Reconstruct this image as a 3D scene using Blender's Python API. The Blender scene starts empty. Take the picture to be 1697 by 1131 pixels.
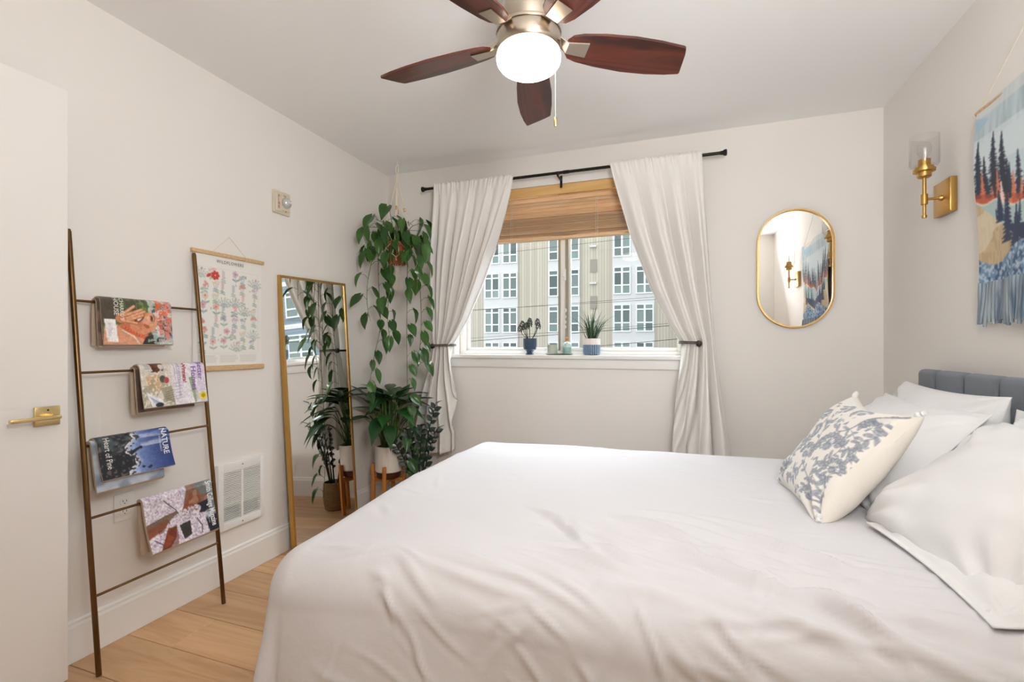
import bpy, bmesh, math, random
import numpy as np
from mathutils import Vector, Matrix, Euler

random.seed(7)
SC = bpy.context.scene
COL = SC.collection
R_ = math.radians

# ------------------------------------------------------------------ camera
cam_d = bpy.data.cameras.new('camera')
cam_d.sensor_width = 36.0
cam_d.lens = 789.0 / 1697.0 * 36.0
cam_d.shift_y = 7.5 / 1697.0
cam_d.clip_start = 0.02
cam_d.clip_end = 300
cam = bpy.data.objects.new('camera', cam_d)
COL.objects.link(cam)
cam.location = (0, 0, 1.155)
cam.rotation_euler = (R_(90), 0, R_(19.25))
SC.camera = cam

# ------------------------------------------------------------------ world, lights, exposure
SKY = 2.1
world = bpy.data.worlds.new('overcast_sky')
SC.world = world
world.use_nodes = True
bg = world.node_tree.nodes['Background']
bg.inputs['Color'].default_value = (0.93, 0.96, 1.0, 1)
bg.inputs['Strength'].default_value = SKY


def area_light(name, loc, target, sx, sy, power, color, spread=180):
    d = bpy.data.lights.new(name, 'AREA')
    d.shape = 'RECTANGLE'
    d.size, d.size_y = sx, sy
    d.energy = power
    d.color = color
    d.spread = R_(spread)
    o = bpy.data.objects.new(name, d)
    COL.objects.link(o)
    o.location = loc
    o.rotation_euler = (Vector(target) - Vector(loc)).to_track_quat('-Z', 'Y').to_euler()
    return o


# added fill light outside the window, out of view, standing in for brighter sky
area_light('window_fill', (-0.73, 4.1, 2.75), (-0.6, 1.6, 0.7), 3.2, 1.2, 175, (0.86, 0.92, 1.0))
# added warm fill light in the hall behind the camera, no real fixture
area_light('hall_fill', (-0.3, -0.9, 2.36), (-0.3, -0.85, 0.0), 0.9, 0.9, 7, (1.0, 0.84, 0.62))
# added fill light beside the camera, aimed at the ceiling to brighten the walls
area_light('bounce_fill', (0.42, 0.12, 1.75), (-0.10, 1.05, 2.447), 0.5, 0.5, 37, (0.97, 0.98, 0.985))
FAN_GLOW = 7.0

vs = SC.view_settings
vs.view_transform = 'Standard'
vs.look = 'None'
vs.exposure = 0.0
vs.gamma = 1.0
vs.use_curve_mapping = False
SC.cycles.max_bounces = 9
SC.cycles.use_light_tree = False
SC.cycles.diffuse_bounces = 5
SC.cycles.use_adaptive_sampling = True
SC.cycles.adaptive_threshold = 0.05
SC.cycles.transparent_max_bounces = 10
SC.cycles.caustics_reflective = False
SC.cycles.caustics_refractive = False
SC.cycles.sample_clamp_indirect = 8.0


# ------------------------------------------------------------------ helpers
def lin(c):
    if isinstance(c, str):
        c = tuple(int(c[i:i + 2], 16) / 255 for i in (0, 2, 4))
    return tuple(x / 12.92 if x <= 0.04045 else ((x + 0.055) / 1.055) ** 2.4 for x in c)


def nn(nt, kind, **kw):
    n = nt.nodes.new(kind)
    for k, v in kw.items():
        if k in n.inputs:
            n.inputs[k].default_value = v
        else:
            setattr(n, k, v)
    return n


def mat(name, col, rough=0.5, metal=0.0, bump=None, var=None, sheen=0.0, coat=0.0,
        spec=0.5, trans=0.0, emit=None, sss=0.0, coords='Object', ior=1.45):
    """bump=(scale, strength[, stretch xyz]); var=(scale, colour2, stretch, contrast)"""
    m = bpy.data.materials.new(name)
    m.use_nodes = True
    nt = m.node_tree
    b = nt.nodes['Principled BSDF']
    c = lin(col)
    b.inputs['Base Color'].default_value = (*c, 1)
    b.inputs['Roughness'].default_value = rough
    b.inputs['Metallic'].default_value = metal
    b.inputs['Specular IOR Level'].default_value = spec
    b.inputs['Sheen Weight'].default_value = sheen
    b.inputs['Coat Weight'].default_value = coat
    b.inputs['Transmission Weight'].default_value = trans
    b.inputs['IOR'].default_value = ior
    if sss:
        b.inputs['Subsurface Weight'].default_value = sss
        b.inputs['Subsurface Radius'].default_value = (0.02, 0.03, 0.01)
    if emit:
        b.inputs['Emission Color'].default_value = (*lin(emit[0]), 1)
        b.inputs['Emission Strength'].default_value = emit[1]
    tc = nn(nt, 'ShaderNodeTexCoord')

    def coord(stretch):
        mp = nn(nt, 'ShaderNodeMapping')
        mp.inputs['Scale'].default_value = stretch or (1, 1, 1)
        nt.links.new(tc.outputs[coords], mp.inputs[0])
        return mp.outputs[0]
    if var:
        st = var[2] if len(var) > 2 else None
        nz = nn(nt, 'ShaderNodeTexNoise', Scale=var[0], Detail=4.0)
        nt.links.new(coord(st), nz.inputs['Vector'])
        rp = nn(nt, 'ShaderNodeValToRGB')
        k = var[3] if len(var) > 3 else 0.2
        rp.color_ramp.elements[0].position = 0.5 - k
        rp.color_ramp.elements[1].position = 0.5 + k
        rp.color_ramp.elements[0].color = (*c, 1)
        rp.color_ramp.elements[1].color = (*lin(var[1]), 1)
        nt.links.new(nz.outputs['Fac'], rp.inputs[0])
        nt.links.new(rp.outputs[0], b.inputs['Base Color'])
    if bump:
        nz = nn(nt, 'ShaderNodeTexNoise', Scale=bump[0], Detail=3.0)
        nt.links.new(coord(bump[2] if len(bump) > 2 else None), nz.inputs['Vector'])
        bp = nn(nt, 'ShaderNodeBump', Strength=bump[1], Distance=0.01)
        nt.links.new(nz.outputs['Fac'], bp.inputs['Height'])
        nt.links.new(bp.outputs[0], b.inputs['Normal'])
    return m


class MB:
    """collects geometry in world coordinates"""

    def __init__(self):
        self.v, self.f = [], []

    def add(self, vs, fs):
        o = len(self.v)
        self.v.extend(tuple(map(float, p)) for p in vs)
        self.f.extend(tuple(i + o for i in f) for f in fs)
        return self

    def box(self, a, b, M=None):
        x0, y0, z0 = a
        x1, y1, z1 = b
        vs = [(x0, y0, z0), (x1, y0, z0), (x1, y1, z0), (x0, y1, z0), (x0, y0, z1), (x1, y0, z1), (x1, y1, z1), (x0, y1, z1)]
        if M is not None:
            vs = [M @ Vector(p) for p in vs]
        return self.add(vs, [(3, 2, 1, 0), (4, 5, 6, 7), (0, 1, 5, 4), (1, 2, 6, 5), (2, 3, 7, 6), (3, 0, 4, 7)])

    def rbox(self, a, b, r=0.01, seg=2, M=None):
        bm = bmesh.new()
        bmesh.ops.create_cube(bm, size=1.0)
        s = [b[i] - a[i] for i in range(3)]
        c = [(b[i] + a[i]) / 2 for i in range(3)]
        for v in bm.verts:
            v.co = Vector((v.co.x * s[0] + c[0], v.co.y * s[1] + c[1], v.co.z * s[2] + c[2]))
        bmesh.ops.bevel(bm, geom=bm.edges[:], offset=min(r, min(s) * 0.49), segments=seg, affect='EDGES', profile=0.5)
        bm.verts.index_update()
        vs = [v.co.copy() for v in bm.verts]
        if M is not None:
            vs = [M @ p for p in vs]
        fs = [tuple(v.index for v in f.verts) for f in bm.faces]
        bm.free()
        return self.add(vs, fs)

    def tube(self, pts, r, seg=8, cap=True):
        pts = [Vector(p) for p in pts]
        n = len(pts)
        rs = r if isinstance(r, (list, tuple)) else [r] * n
        vs, fs = [], []
        prev = None
        for i, p in enumerate(pts):
            t = (pts[min(i + 1, n - 1)] - pts[max(i - 1, 0)])
            if t.length < 1e-9:
                t = Vector((0, 0, 1))
            t.normalize()
            if prev is None:
                a = Vector((0, 0, 1)) if abs(t.z) < 0.9 else Vector((1, 0, 0))
                u = t.cross(a).normalized()
            else:
                u = (prev - t * prev.dot(t))
                u = u.normalized() if u.length > 1e-6 else t.orthogonal().normalized()
            prev = u
            w = t.cross(u)
            for k in range(seg):
                an = 2 * math.pi * k / seg
                vs.append(p + (u * math.cos(an) + w * math.sin(an)) * rs[i])
        for i in range(n - 1):
            for k in range(seg):
                k2 = (k + 1) % seg
                fs.append((i * seg + k, i * seg + k2, (i + 1) * seg + k2, (i + 1) * seg + k))
        if cap:
            fs.append(tuple(range(seg - 1, -1, -1)))
            fs.append(tuple((n - 1) * seg + k for k in range(seg)))
        return self.add(vs, fs)

    def lathe(self, prof, c=(0, 0, 0), seg=24, M=None):
        """prof: list of (r, z)"""
        vs, fs = [], []
        for r, z in prof:
            for k in range(seg):
                a = 2 * math.pi * k / seg
                p = Vector((max(r, 1e-5) * math.cos(a), max(r, 1e-5) * math.sin(a), z))
                vs.append((M @ p) if M is not None else p + Vector(c))
        n = len(prof)
        for i in range(n - 1):
            for k in range(seg):
                k2 = (k + 1) % seg
                fs.append((i * seg + k, i * seg + k2, (i + 1) * seg + k2, (i + 1) * seg + k))
        return self.add(vs, fs)

    def grid(self, fn, nu, nv):
        vs = [fn(i / nu, j / nv) for j in range(nv + 1) for i in range(nu + 1)]
        fs = [(j * (nu + 1) + i, j * (nu + 1) + i + 1, (j + 1) * (nu + 1) + i + 1, (j + 1) * (nu + 1) + i)
              for j in range(nv) for i in range(nu)]
        return self.add(vs, fs)

    def prism(self, poly, fn, d0, d1):
        """extrude 2D polygon; fn(u, v, d) -> 3D"""
        n = len(poly)
        vs = [fn(u, v, d0) for u, v in poly] + [fn(u, v, d1) for u, v in poly]
        fs = [tuple(range(n - 1, -1, -1)), tuple(range(n, 2 * n))]
        fs += [(i, (i + 1) % n, n + (i + 1) % n, n + i) for i in range(n)]
        return self.add(vs, fs)


def wpos(o):
    p = Vector((0, 0, 0))
    while o is not None:
        p += o.location
        o = o.parent
    return p


def fix_normals(me):
    bm = bmesh.new()
    bm.from_mesh(me)
    bmesh.ops.recalc_face_normals(bm, faces=bm.faces[:])
    bm.to_mesh(me)
    bm.free()


def obj(name, mb, m, parent=None, smooth=False, origin=None, angle=40, recalc=True):
    """mesh object from world-space geometry; origin defaults to the parent's position (or the base centre)"""
    v = np.array(mb.v, dtype=float)
    if parent is not None:
        base = wpos(parent)
    elif origin is not None:
        base = Vector(origin)
    else:
        lo, hi = v.min(0), v.max(0)
        base = Vector(((lo[0] + hi[0]) / 2, (lo[1] + hi[1]) / 2, lo[2]))
    loc = Vector((0, 0, 0)) if parent is not None else base
    me = bpy.data.meshes.new(name)
    me.from_pydata((v - np.array(base)).tolist(), [], mb.f)
    me.update()
    if recalc:
        fix_normals(me)
    if m is not None:
        me.materials.append(m)
    if smooth:
        me.polygons.foreach_set('use_smooth', [True] * len(me.polygons))
        if angle < 180:
            try:
                me.set_sharp_from_angle(angle=R_(angle))
            except Exception:
                pass
    o = bpy.data.objects.new(name, me)
    COL.objects.link(o)
    o.location = loc
    o.parent = parent
    return o


def tag(o, label, cat, group=None, kind=None):
    o['label'] = label
    o['category'] = cat
    if group:
        o['group'] = group
    if kind:
        o['kind'] = kind
    return o


def thing(name, label, cat, loc, group=None):
    o = bpy.data.objects.new(name, None)
    COL.objects.link(o)
    o.location = loc
    o.empty_display_size = 0.05
    return tag(o, label, cat, group)


def struct(o, label=None):
    o['kind'] = 'structure'
    if label:
        o['label'] = label
    return o


def inst(name, me, parent, M):
    """a child sharing mesh data; M is the world matrix"""
    o = bpy.data.objects.new(name, me)
    COL.objects.link(o)
    o.parent = parent
    o.matrix_local = Matrix.Translation(-wpos(parent)) @ M
    return o


def meshdata(name, mb, m, smooth=True):
    me = bpy.data.meshes.new(name)
    me.from_pydata(mb.v, [], mb.f)
    me.update()
    fix_normals(me)
    me.materials.append(m)
    if smooth:
        me.polygons.foreach_set('use_smooth', [True] * len(me.polygons))
    return me


def interp(x, xs, ys):
    return float(np.interp(x, xs, ys))


def smoothcurve(pts, n):
    """Catmull-Rom through pts"""
    P = [Vector(p) for p in pts]
    P = [P[0] * 2 - P[1]] + P + [P[-1] * 2 - P[-2]]
    out = []
    m = len(P) - 3
    for i in range(n + 1):
        t = i / n * m
        k = min(int(t), m - 1)
        t -= k
        a, b, c, d = P[k:k + 4]
        out.append(0.5 * ((2 * b) + (c - a) * t + (2 * a - 5 * b + 4 * c - d) * t * t + (3 * b - a - 3 * c + d) * t ** 3))
    return out


# ------------------------------------------------------------------ flat print: a small painter for covers, poster and cloth
class Canvas:
    def __init__(s, w, h, bgc):
        s.w, s.h = w, h
        s.a = np.zeros((h, w, 3))
        s.a[:] = np.array(s.c(bgc))
        s.Y, s.X = np.mgrid[0:h, 0:w].astype(float)
        s.X += .5
        s.Y += .5

    @staticmethod
    def c(c):
        if isinstance(c, str):
            return tuple(int(c[i:i + 2], 16) / 255 for i in (0, 2, 4))
        return c

    def mix(s, m, col, al=1.0, sl=None):
        col = np.array(s.c(col))
        m = (np.clip(m, 0, 1) * al)[..., None]
        if sl is None:
            s.a = s.a * (1 - m) + col * m
        else:
            s.a[sl] = s.a[sl] * (1 - m) + col * m

    def _sl(s, x0, y0, x1, y1):
        x0, y0 = max(int(x0) - 2, 0), max(int(y0) - 2, 0)
        x1, y1 = min(int(x1) + 3, s.w), min(int(y1) + 3, s.h)
        if x1 <= x0 or y1 <= y0:
            return None
        return (slice(y0, y1), slice(x0, x1))

    def ell(s, cx, cy, rx, ry, col, ang=0, al=1.0, soft=0.8):
        r = max(rx, ry) + soft
        sl = s._sl(cx - r, cy - r, cx + r, cy + r)
        if sl is None:
            return
        X, Y = s.X[sl] - cx, s.Y[sl] - cy
        ca, sa = math.cos(ang), math.sin(ang)
        u, v = X * ca + Y * sa, -X * sa + Y * ca
        d = (np.sqrt((u / rx) ** 2 + (v / ry) ** 2) - 1) * min(rx, ry)
        s.mix(0.5 - d / soft, col, al, sl)

    def leaf(s, x, y, L, W, ang, col, al=1.0):
        s.ell(x + math.cos(ang) * L / 2, y + math.sin(ang) * L / 2, L / 2, W / 2, col, ang, al)

    def line(s, pts, w, col, al=1.0):
        for (x0, y0), (x1, y1) in zip(pts[:-1], pts[1:]):
            sl = s._sl(min(x0, x1) - w, min(y0, y1) - w, max(x0, x1) + w, max(y0, y1) + w)
            if sl is None:
                continue
            X, Y = s.X[sl], s.Y[sl]
            dx, dy = x1 - x0, y1 - y0
            t = np.clip(((X - x0) * dx + (Y - y0) * dy) / (dx * dx + dy * dy + 1e-9), 0, 1)
            d = np.hypot(X - x0 - t * dx, Y - y0 - t * dy)
            s.mix(0.5 + (w / 2 - d), col, al, sl)

    def poly(s, pts, col, al=1.0):
        xs = [p[0] for p in pts]
        ys = [p[1] for p in pts]
        sl = s._sl(min(xs), min(ys), max(xs), max(ys))
        if sl is None:
            return
        X, Y = s.X[sl], s.Y[sl]
        ins = np.zeros(X.shape, bool)
        n = len(pts)
        for i in range(n):
            x0, y0 = pts[i]
            x1, y1 = pts[(i + 1) % n]
            if y0 == y1:
                continue
            c = ((y0 > Y) != (y1 > Y)) & (X < (x1 - x0) * (Y - y0) / (y1 - y0) + x0)
            ins ^= c
        s.mix(ins.astype(float), col, al, sl)

    def rect(s, x0, y0, x1, y1, col, al=1.0):
        s.poly([(x0, y0), (x1, y0), (x1, y1), (x0, y1)], col, al)

    def noise(s, seed, sx, sy):
        """smooth value noise 0..1; cell size sx, sy in pixels"""
        g = np.random.RandomState(seed)
        nx, ny = int(s.w / sx) + 3, int(s.h / sy) + 3
        G = g.rand(ny, nx)
        fx, fy = s.X / sx, s.Y / sy
        ix, iy = fx.astype(int), fy.astype(int)
        tx, ty = fx - ix, fy - iy
        tx, ty = tx * tx * (3 - 2 * tx), ty * ty * (3 - 2 * ty)
        return (G[iy, ix] * (1 - tx) + G[iy, ix + 1] * tx) * (1 - ty) + (G[iy + 1, ix] * (1 - tx) + G[iy + 1, ix + 1] * tx) * ty


PRINT = {}


def print_mat(rough, sheen=0.0, bump=0.0, coat=0.0):
    key = (rough, sheen, bump, coat)
    if key not in PRINT:
        m = mat('printed_surface', 'ffffff', rough, sheen=sheen, coat=coat, bump=(900, bump) if bump else None)
        nt = m.node_tree
        ca = nt.nodes.new('ShaderNodeVertexColor')
        ca.layer_name = 'print'
        nt.links.new(ca.outputs[0], nt.nodes['Principled BSDF'].inputs['Base Color'])
        PRINT[key] = m
    return PRINT[key]


def paint_verts(me, cv, st):
    """st: per vertex (s, t) in 0..1, left-right and top-bottom of the canvas"""
    st = np.asarray(st)
    x = np.clip(st[:, 0] * cv.w - 0.5, 0, cv.w - 1.001)
    y = np.clip(st[:, 1] * cv.h - 0.5, 0, cv.h - 1.001)
    ix, iy = x.astype(int), y.astype(int)
    ix2, iy2 = np.minimum(ix + 1, cv.w - 1), np.minimum(iy + 1, cv.h - 1)
    tx, ty = (x - ix)[:, None], (y - iy)[:, None]
    a = cv.a
    c = (a[iy, ix] * (1 - tx) + a[iy, ix2] * tx) * (1 - ty) + (a[iy2, ix] * (1 - tx) + a[iy2, ix2] * tx) * ty
    c = np.clip(c, 0, 1)
    c = np.where(c <= 0.04045, c / 12.92, ((c + 0.055) / 1.055) ** 2.4)
    at = me.color_attributes.new('print', 'FLOAT_COLOR', 'POINT')
    out = np.ones((len(st), 4), dtype=np.float32)
    out[:, :3] = c
    at.data.foreach_set('color', out.ravel())


def printed(name, fn, cv, m, parent=None, nu=None, nv=None):
    nu = nu or cv.w
    nv = nv or cv.h
    mb = MB().grid(fn, nu, nv)
    st = [(i / nu, j / nv) for j in range(nv + 1) for i in range(nu + 1)]
    o = obj(name, mb, m, parent, smooth=True, angle=180, recalc=False)
    paint_verts(o.data, cv, st)
    return o


TXT = {}


def text_shape(s, bold=0.0, space=1.0):
    """2D verts/faces of a line of lettering, cap height about 0.7, origin bottom-left; returns verts, faces, width"""
    key = (s, bold, space)
    if key not in TXT:
        c = bpy.data.curves.new('lettering', 'FONT')
        c.body = s
        c.size = 1.0
        c.offset = bold
        c.space_character = space
        c.resolution_u = 2
        o = bpy.data.objects.new('lettering', c)
        COL.objects.link(o)
        dg = bpy.context.evaluated_depsgraph_get()
        me = bpy.data.meshes.new_from_object(o.evaluated_get(dg))
        vs = [(v.co.x, v.co.y) for v in me.vertices]
        fs = [tuple(p.vertices) for p in me.polygons]
        bpy.data.objects.remove(o)
        bpy.data.curves.remove(c)
        bpy.data.meshes.remove(me)
        w = max((v[0] for v in vs), default=1)
        TXT[key] = (vs, fs, w)
    return TXT[key]


def letter(mb, s, place, length=None, size=None, bold=0.0, sy=None, space=1.0):
    """place(a, b) -> 3D point; a along the line, b up the letters (metres)"""
    vs, fs, w = text_shape(s, bold, space)
    k = length / w if length else size
    ky = (sy / 0.72) if sy else k
    mb.add([place(x * k, y * ky) for x, y in vs], fs)


# ------------------------------------------------------------------ materials
M_wall = mat('warm_white_paint', 'ece7e1', 0.75, bump=(420, 0.04), spec=0.25)
M_ceil = mat('white_ceiling_paint', 'f7f6f4', 0.8, bump=(300, 0.05), spec=0.2)
M_trim = mat('white_trim_paint', 'eeebe6', 0.45, spec=0.4)
M_door = mat('white_door_paint', 'ece8e3', 0.5, spec=0.35)
M_gold = mat('brushed_gold', 'c49c5a', 0.32, metal=1.0, bump=(600, 0.03, (1, 1, 0.05)))
M_palegold = mat('satin_pale_brass', 'dcc38a', 0.3, metal=1.0)
M_mgold = mat('satin_gold_frame', 'c79c56', 0.38, metal=0.85)
M_bronze = mat('aged_bronze_tube', '8a6a42', 0.3, metal=0.9, var=(3, '5a4028', (1, 1, 1), 0.25))
M_dark = mat('dark_oil_bronze', '2a211d', 0.4, metal=0.5)
M_nickel = mat('brushed_nickel', 'b7aa9a', 0.28, metal=1.0, bump=(300, 0.04, (1, 1, 12)))
M_mirror = mat('mirror_silver', 'f2f2f0', 0.015, metal=1.0)
M_black = mat('black_metal', '191614', 0.4, metal=0.3)
M_white = mat('white_plastic', 'ece9e4', 0.35)
M_vent = mat('white_enamel', 'efedea', 0.35)
M_gap = mat('cavity_shade_black', '161616', 0.9)  # near-black stands in for shade inside the heater grille and outlet slots
M_ivory = mat('ivory_plastic', 'd9cfba', 0.4)
M_paper = mat('magazine_pages', 'cdb9a2', 0.8, bump=(500, 0.3, (1, 1, 30)))
M_cord = mat('cotton_cord', 'eadfcb', 0.9, bump=(500, 0.3))
M_oakrail = mat('light_oak', 'd9b98e', 0.5, var=(8, 'c9a373', (1, 12, 12)))
M_bamboo = mat('bamboo_wood', 'd08a3f', 0.45, var=(5, 'b97230', (10, 10, 1)))
M_terra = mat('terracotta', 'b5673a', 0.7, var=(20, '9a5230'))
M_pot = mat('white_ceramic', 'eee7dd', 0.3, coat=0.3)
M_saucer = mat('dark_wood_base', '5a2f1c', 0.4, var=(10, '44200f', (1, 1, 6)))
M_soil = mat('potting_soil', '2a1d14', 0.95, bump=(80, 0.8))
M_basket = mat('seagrass', 'a98a5c', 0.85, var=(60, '7c6240', (1, 1, 5)), bump=(120, 0.6, (1, 1, 3)))
M_linen = mat('linen_curtain', 'eeeae5', 0.85, bump=(700, 0.08, (1, 1, 0.3)), sheen=0.15)
M_duvet = mat('white_cotton', 'dddbdd', 0.85, sheen=0.1)
M_pillow = mat('white_pillowcase', 'ebeaea', 0.8, sheen=0.12, bump=(9, 0.10))
M_headb = mat('grey_upholstery', '7d838b', 0.9, var=(420, '6a7078'), bump=(600, 0.35), sheen=0.2)
M_glow = mat('glowing_globe', 'fff2dc', 0.4, emit=('fff0dc', FAN_GLOW))
M_fire = mat('red_lettering', 'b5342c', 0.5)


def glassmat(name, tint=(1, 1, 1), gloss=0.06, rough=0.02):
    m = bpy.data.materials.new(name)
    m.use_nodes = True
    nt = m.node_tree
    nt.nodes.clear()
    out = nn(nt, 'ShaderNodeOutputMaterial')
    tr = nn(nt, 'ShaderNodeBsdfTransparent')
    tr.inputs[0].default_value = (*tint, 1)
    gl = nn(nt, 'ShaderNodeBsdfGlossy')
    gl.inputs['Roughness'].default_value = rough
    fr = nn(nt, 'ShaderNodeLayerWeight', Blend=0.5)
    pw = nn(nt, 'ShaderNodeMath', operation='POWER')
    pw.inputs[1].default_value = 4.0
    mr = nn(nt, 'ShaderNodeMapRange')
    mr.inputs['To Min'].default_value = 0.015
    mr.inputs['To Max'].default_value = 0.75
    mx = nn(nt, 'ShaderNodeMixShader')
    nt.links.new(fr.outputs['Facing'], pw.inputs[0])
    nt.links.new(pw.outputs[0], mr.inputs['Value'])
    nt.links.new(mr.outputs[0], mx.inputs[0])
    nt.links.new(tr.outputs[0], mx.inputs[1])
    nt.links.new(gl.outputs[0], mx.inputs[2])
    nt.links.new(mx.outputs[0], out.inputs[0])
    return m


M_glass = glassmat('clear_glass', (0.97, 0.985, 0.98))
M_shade = glassmat('clear_glass_shade', (0.96, 0.96, 0.96))


def woodgrain(name, c1, c2, axis, scale, rough=0.4, coat=0.0, knots=False, rnd=True, band=14.0):
    m = bpy.data.materials.new(name)
    m.use_nodes = True
    nt = m.node_tree
    b = nt.nodes['Principled BSDF']
    b.inputs['Roughness'].default_value = rough
    b.inputs['Coat Weight'].default_value = coat
    tc = nn(nt, 'ShaderNodeTexCoord')
    mp = nn(nt, 'ShaderNodeMapping')
    st = [scale] * 3
    st[axis] = scale * 0.08
    mp.inputs['Scale'].default_value = st
    src = tc.outputs['Object']
    oi = nn(nt, 'ShaderNodeObjectInfo')
    if rnd:
        ad = nn(nt, 'ShaderNodeVectorMath', operation='ADD')
        ml = nn(nt, 'ShaderNodeMath', operation='MULTIPLY')
        ml.inputs[1].default_value = 37.0
        nt.links.new(oi.outputs['Random'], ml.inputs[0])
        nt.links.new(src, ad.inputs[0])
        nt.links.new(ml.outputs[0], ad.inputs[1])
        src = ad.outputs[0]
    nt.links.new(src, mp.inputs[0])
    nz = nn(nt, 'ShaderNodeTexNoise', Scale=1.2, Detail=6.0, Roughness=0.6, Distortion=0.8)
    nt.links.new(mp.outputs[0], nz.inputs['Vector'])
    wv = nn(nt, 'ShaderNodeMath', operation='MULTIPLY')
    wv.inputs[1].default_value = band
    nt.links.new(nz.outputs['Fac'], wv.inputs[0])
    fr = nn(nt, 'ShaderNodeMath', operation='PINGPONG')
    fr.inputs[1].default_value = 1.0
    nt.links.new(wv.outputs[0], fr.inputs[0])
    rp = nn(nt, 'ShaderNodeValToRGB')
    rp.color_ramp.elements[0].color = (*lin(c1), 1)
    rp.color_ramp.elements[1].color = (*lin(c2), 1)
    nt.links.new(fr.outputs[0], rp.inputs[0])
    colr = rp.outputs[0]
    if rnd:
        hs = nn(nt, 'ShaderNodeHueSaturation')
        mr = nn(nt, 'ShaderNodeMapRange')
        mr.inputs['To Min'].default_value = 0.78
        mr.inputs['To Max'].default_value = 1.14
        nt.links.new(oi.outputs['Random'], mr.inputs['Value'])
        nt.links.new(mr.outputs[0], hs.inputs['Value'])
        nt.links.new(colr, hs.inputs['Color'])
        colr = hs.outputs[0]
    if knots:
        vo = nn(nt, 'ShaderNodeTexVoronoi', Scale=2.4)
        m2 = nn(nt, 'ShaderNodeMapping')
        s2 = [1.6] * 3
        s2[axis] = 0.8
        m2.inputs['Scale'].default_value = s2
        nt.links.new(src, m2.inputs[0])
        nt.links.new(m2.outputs[0], vo.inputs['Vector'])
        r2 = nn(nt, 'ShaderNodeValToRGB')
        r2.color_ramp.elements[0].color = (0.8, 0.8, 0.8, 1)
        r2.color_ramp.elements[1].color = (0, 0, 0, 1)
        r2.color_ramp.elements[0].position = 0.02
        r2.color_ramp.elements[1].position = 0.10
        nt.links.new(vo.outputs['Distance'], r2.inputs[0])
        mx = nn(nt, 'ShaderNodeMixRGB')
        mx.inputs[2].default_value = (*lin('5a3d25'), 1)
        nt.links.new(r2.outputs[0], mx.inputs[0])
        nt.links.new(colr, mx.inputs[1])
        colr = mx.outputs[0]
    nt.links.new(colr, b.inputs['Base Color'])
    bp = nn(nt, 'ShaderNodeBump', Strength=0.08, Distance=0.004)
    nt.links.new(fr.outputs[0], bp.inputs['Height'])
    nt.links.new(bp.outputs[0], b.inputs['Normal'])
    return m


M_plank = woodgrain('oak_plank', 'cfa67c', 'c0946a', 0, 5.0, 0.42, knots=True)
M_blade = woodgrain('dark_mahogany', '642a17', '34120a', 0, 9.0, 0.35, coat=0.15, rnd=False, band=9)
M_slat = woodgrain('blind_wood', 'efcfa6', 'deb58a', 0, 8.0, 0.45)
M_valance = woodgrain('valance_wood', 'e3b878', 'd9ab69', 0, 3.0, 0.4, rnd=False)

# ------------------------------------------------------------------ room shell
XL, XR, YB, YF, HC = -2.09, 1.05, 3.1, -0.05, 2.447
WX0, WX1, WZ0, WZ1 = -1.52, 0.05, 1.065, 2.235     # window opening

hall_y = -1.9
fl = MB().box((XL - 0.1, hall_y, -0.06), (XR + 0.1, YB + 0.1, -0.012))
floor = struct(obj('floor', fl, M_plank), 'wide plank oak floor')
yy = 1.097 - 0.193 * 7
row = 0
rnd = random.Random(4)
while yy < YB:
    y1 = min(yy + 0.193, YB)
    cuts = [XL]
    if abs(yy - 1.29) < 0.02:
        cuts += [-1.837, -0.2]
    else:
        x = XL + rnd.uniform(0.5, 1.7)
        while x < XR - 0.25:
            cuts.append(x)
            x += rnd.uniform(1.1, 1.8)
    cuts.append(XR)
    for a, b in zip(cuts[:-1], cuts[1:]):
        g = 0.0010
        mb = MB().rbox((a + g, yy + g, -0.012), (b - g, y1 - g, rnd.uniform(-0.0003, 0.0)), 0.0012, 1)
        c = ((a + b) / 2, (yy + y1) / 2, -0.012)
        o = obj('plank', mb, M_plank, None, origin=c)
        o.parent = floor
        o.location = Vector(c) - floor.location
    yy = y1
    row += 1

struct(obj('ceiling', MB().box((XL - 0.1, hall_y, HC), (XR + 0.1, YB + 0.2, HC + 0.1)), M_ceil))
struct(obj('wall_left', MB().box((XL - 0.12, hall_y, -0.01), (XL, YB + 0.18, HC)), M_wall))
struct(obj('wall_right', MB().box((XR, hall_y, -0.01), (XR + 0.12, YB + 0.18, HC)), M_wall))
wb = MB()
wb.box((XL, YB, -0.01), (WX0, YB + 0.18, HC)).box((WX1, YB, -0.01), (XR, YB + 0.18, HC))
wb.box((WX0, YB, -0.01), (WX1, YB + 0.18, WZ0)).box((WX0, YB, WZ1), (WX1, YB + 0.18, HC))
struct(obj('wall_back', wb, M_wall))
wf = MB()
wf.box((XL, YF - 0.12, -0.01), (-1.15, YF, HC)).box((0.55, YF - 0.12, -0.01), (XR, YF, HC)).box((-1.15, YF - 0.12, 2.12), (0.55, YF, HC))
struct(obj('wall_front', wf, M_wall))
struct(obj('wall_hall', MB().box((XL, hall_y - 0.1, -0.01), (XR, hall_y, HC)), M_wall))
# baseboards, with a small ogee lip on top


def baseboard(name, a, b, nrm):
    a, b, n = Vector(a), Vector(b), Vector(nrm)
    prof = [(0, 0.001), (0.016, 0.001), (0.016, 0.128), (0.012, 0.138), (0.012, 0.146), (0.006, 0.152), (0, 0.152)]
    mb = MB()
    vs = [a + n * d + Vector((0, 0, z)) for d, z in prof] + [b + n * d + Vector((0, 0, z)) for d, z in prof]
    k = len(prof)
    mb.add(vs, [(i, (i + 1) % k, k + (i + 1) % k, k + i) for i in range(k)] + [tuple(range(k - 1, -1, -1)), tuple(range(k, 2 * k))])
    return struct(obj(name, mb, M_trim))


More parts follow.
